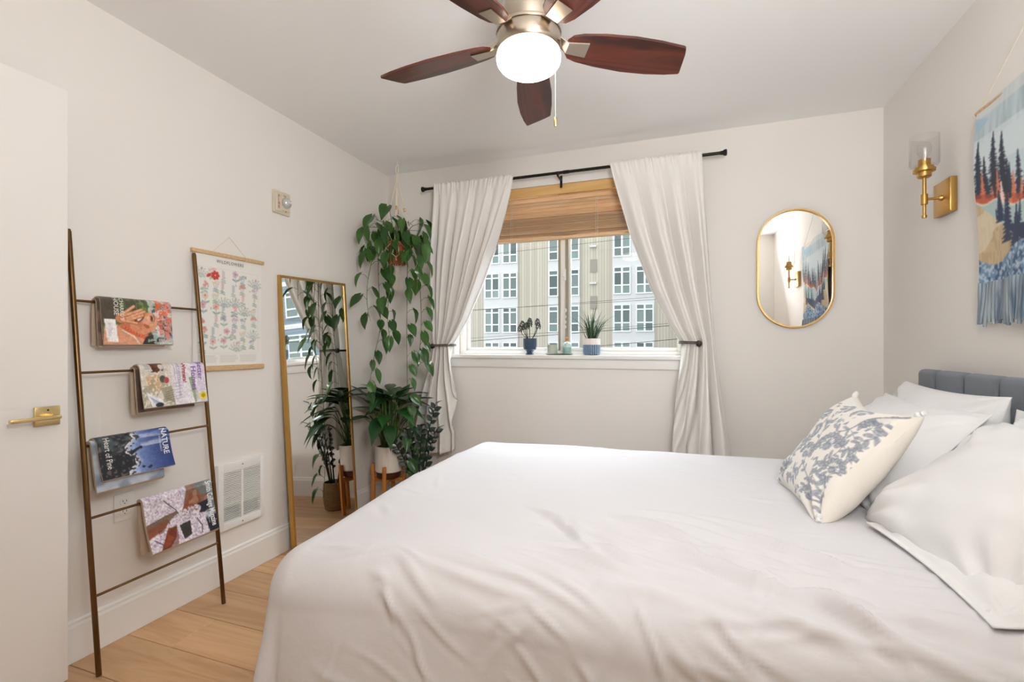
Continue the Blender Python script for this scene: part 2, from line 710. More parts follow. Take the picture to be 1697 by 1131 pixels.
baseboard('baseboard_left', (XL, YF, 0), (XL, YB, 0), (1, 0, 0))
baseboard('baseboard_back', (XL + 0.016, YB, 0), (XR - 0.016, YB, 0), (0, -1, 0))
baseboard('baseboard_right', (XR, YF, 0), (XR, YB, 0), (-1, 0, 0))
struct(obj('trim_1', MB().rbox((XL, 0.13, 0), (XL + 0.06, 0.225, 2.08), 0.004), M_trim), 'white door jamb trim')

# ------------------------------------------------------------------ window
WY = 3.19
win = bpy.data.objects.new('window_1', None)
COL.objects.link(win)
win.location = ((WX0 + WX1) / 2, WY, WZ0)
struct(win, 'white two-sash slider window over a wide sill')
fr = MB()
ft = 0.035
WB = 1.092
fr.rbox((WX0, WY, WB), (WX0 + ft, WY + 0.085, WZ1), 0.004).rbox((WX1 - ft, WY, WB), (WX1, WY + 0.085, WZ1), 0.004)
fr.rbox((WX0 + ft, WY, WB), (WX1 - ft, WY + 0.085, WB + 0.026), 0.004).rbox((WX0 + ft, WY, WZ1 - ft), (WX1 - ft, WY + 0.085, WZ1), 0.004)
obj('window_frame', fr, M_trim, win, smooth=True)


def sash(x0, x1, y0, y1, z0, z1, t, tr):
    mb = MB()
    mb.rbox((x0, y0, z0), (x0 + t, y1, z1), 0.004).rbox((x1 - tr, y0, z0), (x1, y1, z1), 0.004)
    mb.rbox((x0 + t, y0, z0), (x1 - tr, y1, z0 + 0.022), 0.004).rbox((x0 + t, y0, z1 - t), (x1 - tr, y1, z1), 0.004)
    s = obj('sash', mb, M_trim, win, smooth=True)
    ym = (y0 + y1) / 2
    obj('pane', MB().box((x0 + t - 0.003, ym - 0.003, z0 + 0.019), (x1 - tr + 0.003, ym + 0.003, z1 - t + 0.003)), M_glass, s)
    return s


sash(WX0 + ft, -0.70, WY + 0.045, WY + 0.075, WB + 0.026, WZ1 - ft, 0.02, 0.035)
sash(-0.765, WX1 - ft, WY + 0.008, WY + 0.038, WB + 0.026, WZ1 - ft, 0.035, 0.02)
M_alu = mat('taupe_window_channel', '9b9482', 0.5)
obj('interlock', MB().rbox((-0.781, WY + 0.010, WB + 0.03), (-0.7655, WY + 0.043, WZ1 - ft), 0.002), M_alu, win)
obj('interlock', MB().rbox((-0.7295, WY + 0.004, WB + 0.03), (-0.706, WY + 0.036, WZ1 - ft), 0.002), M_alu, win)
lt = MB().rbox((-0.742, WY - 0.008, 1.60), (-0.724, WY + 0.008, 1.68), 0.004)
lt.rbox((-0.748, WY - 0.02, 1.625), (-0.732, WY - 0.008, 1.665), 0.004)
obj('latch', lt, M_white, win, smooth=True)
obj('window_sill', MB().rbox((-1.565, 3.055, 1.067), (0.10, WY + 0.001, 1.092), 0.004), M_trim, win, smooth=True)
obj('apron', MB().rbox((-1.545, YB - 0.018, 1.005), (0.08, YB, 1.067), 0.003), M_trim, win, smooth=True)

# ------------------------------------------------------------------ door leaf, folded open along the left wall
DX = -1.97
door = bpy.data.objects.new('door_1', None)
COL.objects.link(door)
door.location = (DX - 0.02, 0.65, 0)
struct(door, 'white flush door standing open along the left wall')
obj('door_leaf', MB().rbox((DX - 0.04, 0.235, 0.012), (DX, 1.037, 2.028), 0.002), M_door, door)
hd = obj('door_handle', MB().rbox((DX, 0.943, 0.891), (DX + 0.009, 1.011, 0.954), 0.002, 2), M_palegold, door, smooth=True)
lv = MB().tube([(DX + 0.008, 0.977, 0.922), (DX + 0.05, 0.977, 0.922)], 0.011, 14)
lv.rbox((DX + 0.043, 0.862, 0.9155), (DX + 0.060, 0.990, 0.9275), 0.003, 2)
obj('lever', lv, M_palegold, hd, smooth=True)
obj('privacy_pin', MB().tube([(DX + 0.008, 0.977, 0.942), (DX + 0.0105, 0.977, 0.942)], 0.0028, 10), M_black, hd)
obj('latch_plate', MB().rbox((DX - 0.034, 1.0365, 0.895), (DX - 0.006, 1.0385, 0.95), 0.001), M_palegold, door)
for z in (0.25, 1.05, 1.8):
    obj('hinge', MB().tube([(DX - 0.045, 0.23, z - 0.045), (DX - 0.045, 0.23, z + 0.045)], 0.007, 8), M_palegold, door, smooth=True)

# ------------------------------------------------------------------ bed
BX0, BX1, BY0, BY1 = -1.0, 0.95, 1.06, 2.55
bed = thing('bed', 'queen bed with grey channel-tufted headboard against the right wall', 'bed', (0, 1.8, 0))
obj('bed_base', MB().rbox((BX0 + 0.05, BY0 + 0.05, 0.16), (BX1, BY1 - 0.05, 0.30), 0.01), M_headb, bed, smooth=True)
obj('mattress', MB().rbox((BX0 + 0.04, BY0 + 0.04, 0.30), (BX1 + 0.01, BY1 - 0.04, 0.565), 0.05, 3), M_duvet, bed, smooth=True)
for x in (BX0 + 0.12, BX1 - 0.1):
    for y in (BY0 + 0.12, BY1 - 0.12):
        obj('leg', MB().lathe([(0, 0), (0.02, 0), (0.028, 0.16), (0, 0.16)], (x, y, 0), 12), M_black, bed, smooth=True)
hb = obj('headboard', MB().rbox((1.0, 1.03, 0.25), (1.045, 2.50, 1.045), 0.012), M_headb, bed, smooth=True)
edges = [2.502, 2.357] + [2.357 - 0.2 * k for k in range(1, 6)] + [1.21, 1.03]
for a, b in zip(edges[:-1], edges[1:]):
    obj('headboard_panel', MB().rbox((0.965, b + 0.001, 0.30), (1.018, a - 0.001, 1.056), 0.022, 4), M_headb, hb, smooth=True)

# ---- duvet: a thick cloth draped over the mattress, with creases
RZ = 0.625
rr = 0.135
ix0, ix1, iy0, iy1 = -1.125 + rr, 0.955, 1.0 + rr, 2.60 - rr


def sines(x, y, seed, n=6, f0=1.0, gain=0.6):
    g = np.random.RandomState(seed)
    out = np.zeros_like(x)
    a, f = 1.0, f0
    for k in range(n):
        th = g.rand() * 6.28
        out += a * np.sin(f * (np.cos(th) * x + np.sin(th) * y) + g.rand() * 6.28 + 0.8 * np.sin(f * .7 * (np.sin(th) * x - np.cos(th) * y)))
        a *= gain
        f *= 1.7
    return out


CREASES = ((-0.495, 1.551, -0.187, 1.269), (-0.347, 1.422, -0.019, 1.217), (-0.383, 1.2, -0.058, 1.154), (-0.104, 1.406, 0.225, 1.208), (-0.051, 1.316, 0.293, 1.116), (0.094, 1.524, 0.383, 1.278), (0.163, 1.201, 0.373, 1.059), (-0.729, 1.079, -0.369, 1.062), (-0.526, 1.171, -0.138, 1.027), (-0.232, 1.578, 0.086, 1.384))


def build_duvet():
    step = 0.008
    over = 0.62
    us = np.arange(ix0 - over, ix1 + 1e-6, step)
    vs_ = np.arange(iy0 - over, iy1 + over + 1e-6, step)
    U, V = np.meshgrid(us, vs_)
    ex = np.where(U < ix0, U - ix0, 0.0)
    ey = np.where(V < iy0, V - iy0, np.where(V > iy1, V - iy1, 0.0))
    # square corners pile up less cloth: shrink the distance there
    d = np.hypot(ex, ey)
    dm = np.maximum(np.abs(ex), np.abs(ey))
    dd = 0.72 * d + 0.28 * dm
    nx = np.where(d > 0, ex / np.maximum(d, 1e-9), 0)
    ny = np.where(d > 0, ey / np.maximum(d, 1e-9), 0)
    bx = np.clip(U, ix0, None)
    by = np.clip(V, iy0, iy1)
    L = rr * math.pi / 2
    hz = np.where(dd < L, rr * np.sin(np.minimum(dd, L) / rr), rr + 0.15 * (dd - L))
    dr = np.where(dd < L, rr * (1 - np.cos(np.minimum(dd, L) / rr)), rr + (dd - L))
    dr = np.minimum(dr, RZ - 0.05 - 0.02 * np.sin(7 * U + 5 * V))
    X = bx + nx * hz
    Y = by + ny * hz
    Z = RZ - dr
    # normals of the base shape (approx.)
    ang = np.minimum(dd / rr, math.pi / 2)
    Nx, Ny, Nz = nx * np.sin(ang), ny * np.sin(ang), np.cos(ang)
    # the comforter sags towards the foot corners
    corner = np.clip((ix0 + 0.30 - bx) / 0.30, 0, 1) * np.clip((iy0 + 0.55 - by) / 0.55, 0, 1)
    Z -= 0.04 * corner ** 1.3
    disp = 0.006 * sines(U, V, 3, 4, 3.0, 0.7) * 1.0
    # soft hanging folds on the drop
    per = np.where(np.abs(ex) > np.abs(ey), V, U) + 0.4 * np.arctan2(ny, nx)
    drop = np.clip((dd - 0.16) / 0.5, 0, 1)
    disp += drop * 0.020 * (np.sin(9 * per + 1.2 * np.sin(3 * per)) + 0.5 * np.sin(17 * per + 2))
    # creases: gaussian ridges along wandering lines; (x, y, direction, length, amplitude, width)
    g = np.random.RandomState(12)
    cr = []
    for k in range(26):           # long folds over the near half of the top, fanning towards the pillows
        x0 = g.uniform(-0.55, 0.35)
        y0 = g.uniform(1.10, 1.62)
        th = math.radians(-14 + g.uniform(-12, 10))
        cr.append((x0, y0, th, g.uniform(0.25, 0.75), g.uniform(0.004, 0.011) * g.choice([1, 1, 1, -0.6]), g.uniform(0.009, 0.018)))
    for k in range(30):           # crumples by the near pillow
        x0 = g.uniform(0.1, 0.62)
        y0 = g.uniform(1.05, 1.5)
        th = math.radians(-22 + g.uniform(-30, 25))
        cr.append((x0, y0, th, g.uniform(0.10, 0.30), g.uniform(0.004, 0.012) * g.choice([1, 1, -0.6]), g.uniform(0.008, 0.014)))
    for k in range(34):           # faint ironing marks on the far half
        x0 = g.uniform(-0.9, 0.3)
        y0 = g.uniform(1.5, 2.5)
        th = math.radians(g.uniform(-40, 20))
        cr.append((x0, y0, th, g.uniform(0.08, 0.3), g.uniform(0.0008, 0.003), g.uniform(0.006, 0.012)))
    for k in range(90):           # crossed creases on the near hanging side
        x0 = g.uniform(-1.0, 0.8)
        y0 = g.uniform(0.60, 1.12)
        th = math.radians(g.choice([-28, -35, 8, 60, -62]) + g.uniform(-10, 10))
        cr.append((x0, y0, th, g.uniform(0.10, 0.38), g.uniform(0.002, 0.006), g.uniform(0.006, 0.011)))
    for k in range(20):           # foot side
        x0 = g.uniform(-1.4, -0.95)
        y0 = g.uniform(1.0, 2.5)
        th = math.radians(g.uniform(-90, 90))
        cr.append((x0, y0, th, g.uniform(0.1, 0.3), g.uniform(0.001, 0.004), g.uniform(0.007, 0.014)))
    for xa, ya, xb, yb in CREASES:
        th = math.atan2(yb - ya, xb - xa)
        ln = math.hypot(xb - xa, yb - ya)
        for k in range(3):
            cr.append((xa + g.uniform(-.03, .03), ya + g.uniform(-.035, .035), th + g.uniform(-.08, .08), ln * g.uniform(.9, 1.5), g.uniform(0.006, 0.013), g.uniform(0.009, 0.015)))
    for x0, y0, th, ln, am, wd in cr:
        c, s = math.cos(th), math.sin(th)
        a = (U - x0) * c + (V - y0) * s
        b = -(U - x0) * s + (V - y0) * c
        b = b + 0.02 * np.sin(a * 9 + x0 * 20)
        w = np.clip(1 - np.abs(a / (ln / 2) - 1), 0, 1)
        w = w * w * (3 - 2 * w)
        disp += 1.25 * am * w * (np.exp(-(b / wd) ** 2) - 0.35 * np.exp(-((b + 1.8 * wd) / (1.4 * wd)) ** 2))
    X += Nx * disp
    Y += Ny * disp
    Z += Nz * disp
    Z = np.maximum(Z, 0.03)
    # tuck under the pillows at the head
    n2, n1 = U.shape
    P = np.stack([X, Y, Z], -1).reshape(-1, 3)
    idx = np.arange(n1 * n2).reshape(n2, n1)
    q = np.stack([idx[:-1, :-1], idx[:-1, 1:], idx[1:, 1:], idx[1:, :-1]], -1).reshape(-1, 4)
    mb = MB()
    mb.v = [tuple(p) for p in P.tolist()]
    mb.f = [tuple(p) for p in q.tolist()]
    return mb


nt = M_duvet.node_tree                                   # fine crumpling of washed cotton
b = nt.nodes['Principled BSDF']
tc = nn(nt, 'ShaderNodeTexCoord')
n1 = nn(nt, 'ShaderNodeTexNoise', Scale=7.0, Detail=5.0, Roughness=0.5, Distortion=0.3)
nt.links.new(tc.outputs['Object'], n1.inputs['Vector'])
bp = nn(nt, 'ShaderNodeBump', Strength=0.22, Distance=0.02)
nt.links.new(n1.outputs['Fac'], bp.inputs['Height'])
mp2 = nn(nt, 'ShaderNodeMapping')
mp2.inputs['Rotation'].default_value = (0.3, 0.2, R_(28))
mp2.inputs['Scale'].default_value = (1.6, 5.0, 4.0)
nt.links.new(tc.outputs['Object'], mp2.inputs[0])
n2 = nn(nt, 'ShaderNodeTexNoise', noise_type='RIDGED_MULTIFRACTAL')
n2.inputs['Scale'].default_value = 1.5
n2.inputs['Detail'].default_value = 2.5
n2.inputs['Distortion'].default_value = 0.4
nt.links.new(mp2.outputs[0], n2.inputs['Vector'])
bp2 = nn(nt, 'ShaderNodeBump', Strength=0.55, Distance=0.008)
nt.links.new(n2.outputs['Fac'], bp2.inputs['Height'])
nt.links.new(bp2.outputs[0], bp.inputs['Normal'])
nt.links.new(bp.outputs[0], b.inputs['Normal'])
duv = obj('duvet', build_duvet(), M_duvet, None, smooth=True, angle=180, recalc=False)
tag(duv, 'white rumpled cotton duvet covering the bed and hanging down its sides', 'duvet')


# ---- pillows
def pillow_mesh(w, h, T, seed, n=46, pinch=0.07, p=2.6, q=0.5, flange=0.0, wr=0.009):
    """returns verts (local: x across, y up the face, z thickness), faces, and per-vertex (s,t,side)"""
    g = np.random.RandomState(seed)
    lin_ = np.linspace(-1, 1, n + 1)
    lin_ = np.sign(lin_) * (1 - (1 - np.abs(lin_)) ** 1.25)
    Ug, Vg = np.meshgrid(lin_, lin_)
    x = w / 2 * Ug * (1 - pinch * (1 - Vg ** 2) * np.abs(Ug) ** 3)
    y = h / 2 * Vg * (1 - pinch * (1 - Ug ** 2) * np.abs(Vg) ** 3)
    k = 1.0 - flange
    uu, vv = np.clip(np.abs(Ug) / k, 0, 1), np.clip(np.abs(Vg) / k, 0, 1)
    th = ((1 - uu ** p) * (1 - vv ** p)) ** q * T / 2
    fold = sines(x * 9, y * 9, seed, 5, 1.0, 0.7) * wr * (0.35 + 0.65 * (np.maximum(uu, vv) ** 2)) * (1 - np.maximum(uu, vv) ** 8)
    # gathers that run from the corners inwards
    for sx in (-1, 1):
        for sy in (-1, 1):
            cx, cy = sx * w / 2, sy * h / 2
            r = np.hypot(x - cx, y - cy)
            a = np.arctan2(y - cy, x - cx)
            fold += 0.009 * np.sin(a * 13 + seed) * np.exp(-((r - 0.10) / 0.075) ** 2)
    zt = th + fold * (th > 0) + 0.0015
    fold2 = sines(x * 8 + 3, y * 8, seed + 50, 5, 1.0, 0.7) * wr * (1 - np.maximum(uu, vv) ** 8)
    zb = -th + fold2 - 0.0015
    top = np.stack([x, y, zt], -1).reshape(-1, 3)
    bot = np.stack([x, y, zb], -1).reshape(-1, 3)
    N = (n + 1) ** 2
    fs = []
    for j in range(n):
        for i in range(n):
            a = j * (n + 1) + i
            fs.append((a, a + 1, a + n + 2, a + n + 1))
            fs.append((N + a, N + a + n + 1, N + a + n + 2, N + a + 1))
    ring = [i for i in range(n)] + [j * (n + 1) + n for j in range(n)] + [n * (n + 1) + n - i for i in range(n)] + [(n - j) * (n + 1) for j in range(n)]
    for a, b2 in zip(ring, ring[1:] + ring[:1]):
        fs.append((a, N + a, N + b2, b2))
    st = np.stack([(Ug.reshape(-1) + 1) / 2, (1 - Vg.reshape(-1)) / 2], -1)
    return top, bot, fs, st


def frame_matrix(center, xdir, ydir):
    x = Vector(xdir).normalized()
    y = Vector(ydir)
    y = (y - x * y.dot(x)).normalized()
    z = x.cross(y)
    M = Matrix((x, y, z)).transposed().to_4x4()
    M.translation = Vector(center)
    return M


def place_pillow(name, label, w, h, T, seed, center, xdir, ydir, group=None, deform=None, zmin=None, **kw):
    top, bot, fs, st = pillow_mesh(w, h, T, seed, **kw)
    M = np.array(frame_matrix(center, xdir, ydir))
    P = np.concatenate([top, bot])
    if deform:
        P = deform(P)
    P = P @ M[:3, :3].T + M[:3, 3]
    if zmin is not None:            # rests on the bed: flatten the underside
        lo = P[:, 2] < zmin + 0.03
        P[lo, 2] = zmin + (P[lo, 2] - zmin) * np.where(P[lo, 2] < zmin, 0.04, 1.0)
        P[:, 2] = np.maximum(P[:, 2], zmin - 0.004)
    mb = MB()
    mb.v = [tuple(p) for p in P.tolist()]
    mb.f = fs
    o = obj(name, mb, M_pillow, None, smooth=True, angle=180, recalc=True)
    tag(o, label, 'pillow', group)
    return o


GP = 'white pillows on the bed'
place_pillow('pillow', 'white pillow standing upright against the headboard at its far end', 0.68, 0.44, 0.17, 1,
             (0.865, 2.12, 0.79), (0, -1, 0), (0.22, 0, 1), GP, zmin=RZ)
place_pillow('pillow', 'white pillow standing against the headboard behind the large near pillow', 0.68, 0.42, 0.18, 2,
             (0.865, 1.42, 0.775), (0, -1, 0.02), (0.25, 0, 1), GP, flange=0.08, wr=0.012, zmin=RZ)
place_pillow('pillow', 'white flanged pillow leaning back just behind the floral cushion', 0.66, 0.46, 0.17, 3,
             (0.70, 2.08, 0.775), (0.05, -1, 0.0), (0.62, 0, 0.78), GP, flange=0.07, zmin=RZ)
place_pillow('pillow', 'large plump white pillow nearest the camera, leaning on the others', 0.52, 0.46, 0.20, 5,
             (0.735, 1.485, 0.765), (0.10, -1, -0.03), (0.72, 0.10, 0.66), GP, flange=0.0, wr=0.013, zmin=RZ)

place_pillow('pillow', 'flat white flanged pillow lying under the large near pillow', 0.54, 0.50, 0.07, 11,
             (0.775, 1.385, 0.655), (0.05, -1, 0.0), (1.0, 0.05, 0.05), GP, flange=0.10, zmin=RZ + 0.004)


# ---- floral cushion
def floral_canvas(n=230):
    cv = Canvas(n, n, 'f3eee6')
    g = random.Random(21)
    ink = '868d99'

    def stem(pts, w=2.0):
        sm = smoothcurve([(x * n, y * n, 0) for x, y in pts], 30)
        cv.line([(p.x, p.y) for p in sm], w, ink, 0.85)
        return sm

    def lf(x, y, L, a, fat=0.42):
        cv.leaf(x, y, L, L * fat, a, ink, 0.8)
        cv.leaf(x + math.cos(a) * L * .15, y + math.sin(a) * L * .15, L * .7, L * fat * .42, a, 'b6bac0', 0.8)
        cv.line([(x, y), (x + math.cos(a) * L * .9, y + math.sin(a) * L * .9)], 0.9, ink, 0.9)

    def bloom(cx, cy, r, a0):
        for k in range(9):
            a = a0 + (k - 4) * 0.36
            cv.ell(cx + math.cos(a) * r, cy + math.sin(a) * r, r * 0.30, r * 0.24, ink, a, 0.85)
            cv.ell(cx + math.cos(a) * r, cy + math.sin(a) * r, r * 0.16, r * 0.10, 'a9aeb6', a, 0.8)
            cv.line([(cx, cy), (cx + math.cos(a) * r * .75, cy + math.sin(a) * r * .75)], 1.1, ink, 0.8)
        cv.ell(cx, cy, r * .45, r * .34, ink, a0 + 1.57, 0.85)
        cv.ell(cx, cy, r * .25, r * .16, 'aeb3ba', a0 + 1.57, 0.8)

    vines = [
        [(0.97, 0.03), (0.80, 0.16), (0.70, 0.32), (0.62, 0.36), (0.58, 0.30)],
        [(0.72, 0.30), (0.86, 0.36), (0.93, 0.48), (0.86, 0.60), (0.72, 0.60)],
        [(0.93, 0.97), (0.84, 0.82), (0.68, 0.76), (0.54, 0.70), (0.50, 0.58)],
        [(0.52, 0.70), (0.48, 0.84), (0.36, 0.90)],
        [(0.55, 0.55), (0.46, 0.42), (0.40, 0.24), (0.48, 0.10)],
        [(0.30, 0.96), (0.22, 0.80), (0.28, 0.62), (0.18, 0.48)],
        [(0.28, 0.62), (0.36, 0.50), (0.30, 0.36)],
        [(0.05, 0.85), (0.12, 0.66), (0.06, 0.50)],
        [(0.18, 0.48), (0.10, 0.30), (0.20, 0.12)],
        [(0.70, 0.78), (0.78, 0.70), (0.92, 0.68)],
        [(0.90, 0.12), (0.94, 0.26), (0.88, 0.38), (0.94, 0.50)],
        [(0.94, 0.60), (0.86, 0.70), (0.93, 0.80), (0.86, 0.92)],
        [(0.74, 0.62), (0.80, 0.48), (0.76, 0.34)],
    ]
    vines += [[(min(1, max(0, 1.02 - y + .03)), min(1, max(0, x * .9 + .08))) for x, y in v] for v in vines[:6]]
    for i, v in enumerate(vines):
        sm = stem(v, 2.2 if i in (0, 2) else 1.2)
        for k in range(2, len(sm) - 1, 4):
            p, q = sm[k], sm[k + 1]
            a = math.atan2(q.y - p.y, q.x - p.x)
            for sgn in ((1,), (-1,), (1, -1))[g.randrange(3)]:
                lf(p.x, p.y, g.uniform(10, 19), a + sgn * g.uniform(0.5, 1.0))
    for cx, cy, r, a in ((0.66, 0.50, 24, -1.9), (0.47, 0.64, 20, -1.6), (0.36, 0.14, 18, -1.2), (0.20, 0.30, 19, -2.0), (0.14, 0.88, 18, -1.4),
                         (0.32, 0.44, 15, -1.1), (0.62, 0.12, 17, -2.2), (0.86, 0.24, 17, -1.5), (0.87, 0.62, 18, -1.9), (0.78, 0.88, 16, -1.4)):
        bloom(cx * n, cy * n, r, a)
    for k in range(110):
        x, y = g.random() * n, g.random() * n
        if g.random() < .8:
            lf(x, y, g.uniform(6, 12), g.uniform(0, 6.3))
    sp = cv.noise(3, 2.2, 2.2)
    cv.mix((sp > 0.62) * 1.0, 'f3eee6', 0.30)
    return cv


def cushion():
    w = 0.44
    top, bot, fs, st = pillow_mesh(w, w, 0.160, 9, n=170, pinch=0.10, p=2.6, q=0.50, wr=0.003)
    # local x runs along the bed width (far -> near), local y up the leaning face
    # the top edge dips between its two ears; the cushion bellies out
    M = np.array(frame_matrix((0.512, 1.87, 0.785), (0.07, -1, -0.03), (0.58, 0.03, 0.80)))
    P = np.concatenate([top, bot])
    P[:, 1] -= 0.030 * (1 - (P[:, 0] / (w / 2)) ** 2) * np.clip(P[:, 1] / (w / 2), 0, 1) ** 2
    P = P @ M[:3, :3].T + M[:3, 3]
    lo = P[:, 2] < RZ
    P[lo, 2] = RZ + (P[lo, 2] - RZ) * 0.06
    mb = MB()
    mb.v = [tuple(p) for p in P.tolist()]
    mb.f = fs
    m = print_mat(0.9, 0.2, 0.25)
    o = obj('floral_cushion', mb, m, None, smooth=True, angle=180)
    cv = floral_canvas()
    s2 = np.concatenate([st, np.full_like(st, -1)])
    # the print stops short of the near edge, where the plain border begins
    col_st = s2.copy()
    paint_verts(o.data, cv, np.clip(col_st, 0, 1))
    at = o.data.color_attributes['print']
    buf = np.zeros(len(s2) * 4, dtype=np.float32)
    at.data.foreach_get('color', buf)
    buf = buf.reshape(-1, 4)
    plain = np.array(lin('f1ebe0'))
    back = np.zeros(len(s2), bool)
    back[len(st):] = True
    back |= (s2[:, 0] > 0.962) | (s2[:, 0] < 0.02) | (s2[:, 1] < 0.015) | (s2[:, 1] > 0.985)
    buf[back, :3] = plain
    at.data.foreach_set('color', buf.ravel())
    tag(o, 'square cream cushion printed with grey-blue flowers and vines, in front of the pillows', 'cushion')
    # little knotted tips at the corners
    N = len(st)
    n = 170
    for j, ci in enumerate((0, n, n * (n + 1), n * (n + 1) + n)):
        c = Vector(P[ci])
        t = MB()
        prof = [(0.0, -0.012), (0.008, -0.010), (0.010, -0.002), (0.006, 0.004), (0.009, 0.010), (0.007, 0.016), (0.0, 0.015)]
        mid = Vector(P[:N].mean(0))
        dirv = (c - mid).normalized()
        t.lathe(prof, seg=12, M=Matrix.Translation(c - dirv * 0.012 + Vector((0, 0, 0.006))) @ dirv.to_track_quat('Z', 'Y').to_matrix().to_4x4())
        obj('corner_tuft', t, M_pillow, o, smooth=True)


cushion()

# ------------------------------------------------------------------ ceiling fan
FX, FY = -0.448, 1.443
fan = thing('ceiling_fan', 'five-blade ceiling fan with brushed nickel motor and lit round globe', 'ceiling fan', (FX, FY, HC))
c0 = (FX, FY, 0)
obj('mount', MB().lathe([(0, 2.446), (0.078, 2.446), (0.078, 2.43), (0.070, 2.405), (0.066, 2.33), (0.068, 2.30), (0.064, 2.295), (0, 2.295)], c0, 40), M_nickel, fan, smooth=True)
obj('motor_housing', MB().lathe([(0, 2.30), (0.058, 2.30), (0.070, 2.292), (0.078, 2.262), (0.080, 2.215), (0.078, 2.165), (0.070, 2.146), (0, 2.146)], c0, 44), M_nickel, fan, smooth=True)
obj('switch_housing', MB().lathe([(0, 2.148), (0.090, 2.148), (0.098, 2.144), (0.101, 2.136), (0.102, 2.098), (0.098, 2.086), (0.094, 2.083), (0, 2.083)], c0, 48), M_nickel, fan, smooth=True)
obj('band_ring', MB().lathe([(0.088, 2.150), (0.1035, 2.146), (0.1045, 2.141), (0.1035, 2.137), (0.09, 2.137)], c0, 48), M_nickel, fan, smooth=True)
gprof = [(0.094, 2.086), (0.100, 2.080), (0.1025, 2.068), (0.1005, 2.052), (0.092, 2.040), (0.074, 2.029), (0.048, 2.0215), (0.020, 2.018), (0, 2.0175)]
obj('globe', MB().lathe(gprof, c0, 40), M_glow, fan, smooth=True)
BZ = 2.122


def blade_outline():
    up = [(0.125, 0.022), (0.14, 0.042), (0.17, 0.052), (0.24, 0.062), (0.34, 0.069), (0.43, 0.066), (0.50, 0.058), (0.548, 0.048)]
    lo = [(0.530, -0.030), (0.520, -0.052), (0.512, -0.055), (0.43, -0.062), (0.34, -0.064), (0.24, -0.058), (0.17, -0.048), (0.14, -0.038), (0.125, -0.020)]
    return up + [(0.551, 0.043)] + lo


def blade_mesh():
    mb = MB()
    poly = blade_outline()
    mb.prism(poly, lambda u, v, d: (u, v, d - v * math.tan(R_(13))), -0.004, 0.004)
    return mb


bl_me = meshdata('blade', blade_mesh(), M_blade, smooth=False)
iron = MB()
iron.prism([(0.085, -0.016), (0.128, -0.020), (0.196, -0.026), (0.196, 0.026), (0.128, 0.020), (0.085, 0.016)],
           lambda u, v, d: (u, v, d - v * math.tan(R_(13)) * min(1, max(0, (u - 0.085) / 0.045)) + 0.030 * max(0, (0.128 - u) / 0.043)), -0.0085, -0.0045)
ir_me = meshdata('blade_iron', iron, M_nickel, smooth=False)
for k in range(5):
    a = R_(31.0 + 72 * k)
    M = Matrix.Translation((FX, FY, BZ)) @ Matrix.Rotation(a, 4, 'Z')
    bo = inst('blade', bl_me, fan, M)
    io = bpy.data.objects.new('blade_iron', ir_me)
    COL.objects.link(io)
    io.parent = bo
PCX, PCY = -0.380, 1.520
pc = MB().tube([(PCX, PCY, 2.10), (PCX, PCY, 1.905)], 0.0011, 6)
pco = obj('pull_chain', pc, M_cord, fan)
obj('chain_pendant', MB().lathe([(0, 1.872), (0.004, 1.873), (0.0058, 1.88), (0.0058, 1.898), (0.003, 1.905), (0, 1.906)], (PCX, PCY, 0), 12), M_palegold, pco, smooth=True)

# ------------------------------------------------------------------ curtain rod, curtains, holdbacks
RY, RZD = 3.0, 2.270
rod = thing('curtain_rod', 'thin black curtain rod above the window', 'curtain rod', (-0.735, RY, RZD))
obj('rod', MB().tube([(-1.70, RY, RZD), (0.235, RY, RZD)], 0.0095, 12).tube([(-0.70, RY, RZD), (-0.66, RY, RZD)], 0.0115, 12), M_black, rod, smooth=True)
for s, x in ((-1, -1.70), (1, 0.235)):
    Mx = Matrix.Translation((x, RY, RZD)) @ Matrix.Rotation(R_(90 * s), 4, 'Y')
    obj('finial', MB().lathe([(0, -0.006), (0.011, -0.006), (0.012, 0.008), (0.017, 0.014), (0.019, 0.026), (0.015, 0.030), (0, 0.030)], seg=16, M=Mx), M_black, rod, smooth=True)
for x in (-1.585, -0.735, 0.09):
    bk = MB().rbox((x - 0.008, YB - 0.006, RZD - 0.065), (x + 0.008, YB, RZD + 0.015), 0.002)
    bk.rbox((x - 0.006, RY, RZD - 0.022), (x + 0.006, YB - 0.005, RZD - 0.014), 0.002)
    bk.tube([(x - 0.007, RY, RZD - 0.003), (x + 0.007, RY, RZD - 0.003)], 0.0135, 12)
    obj('bracket', bk, M_black, rod, smooth=True)


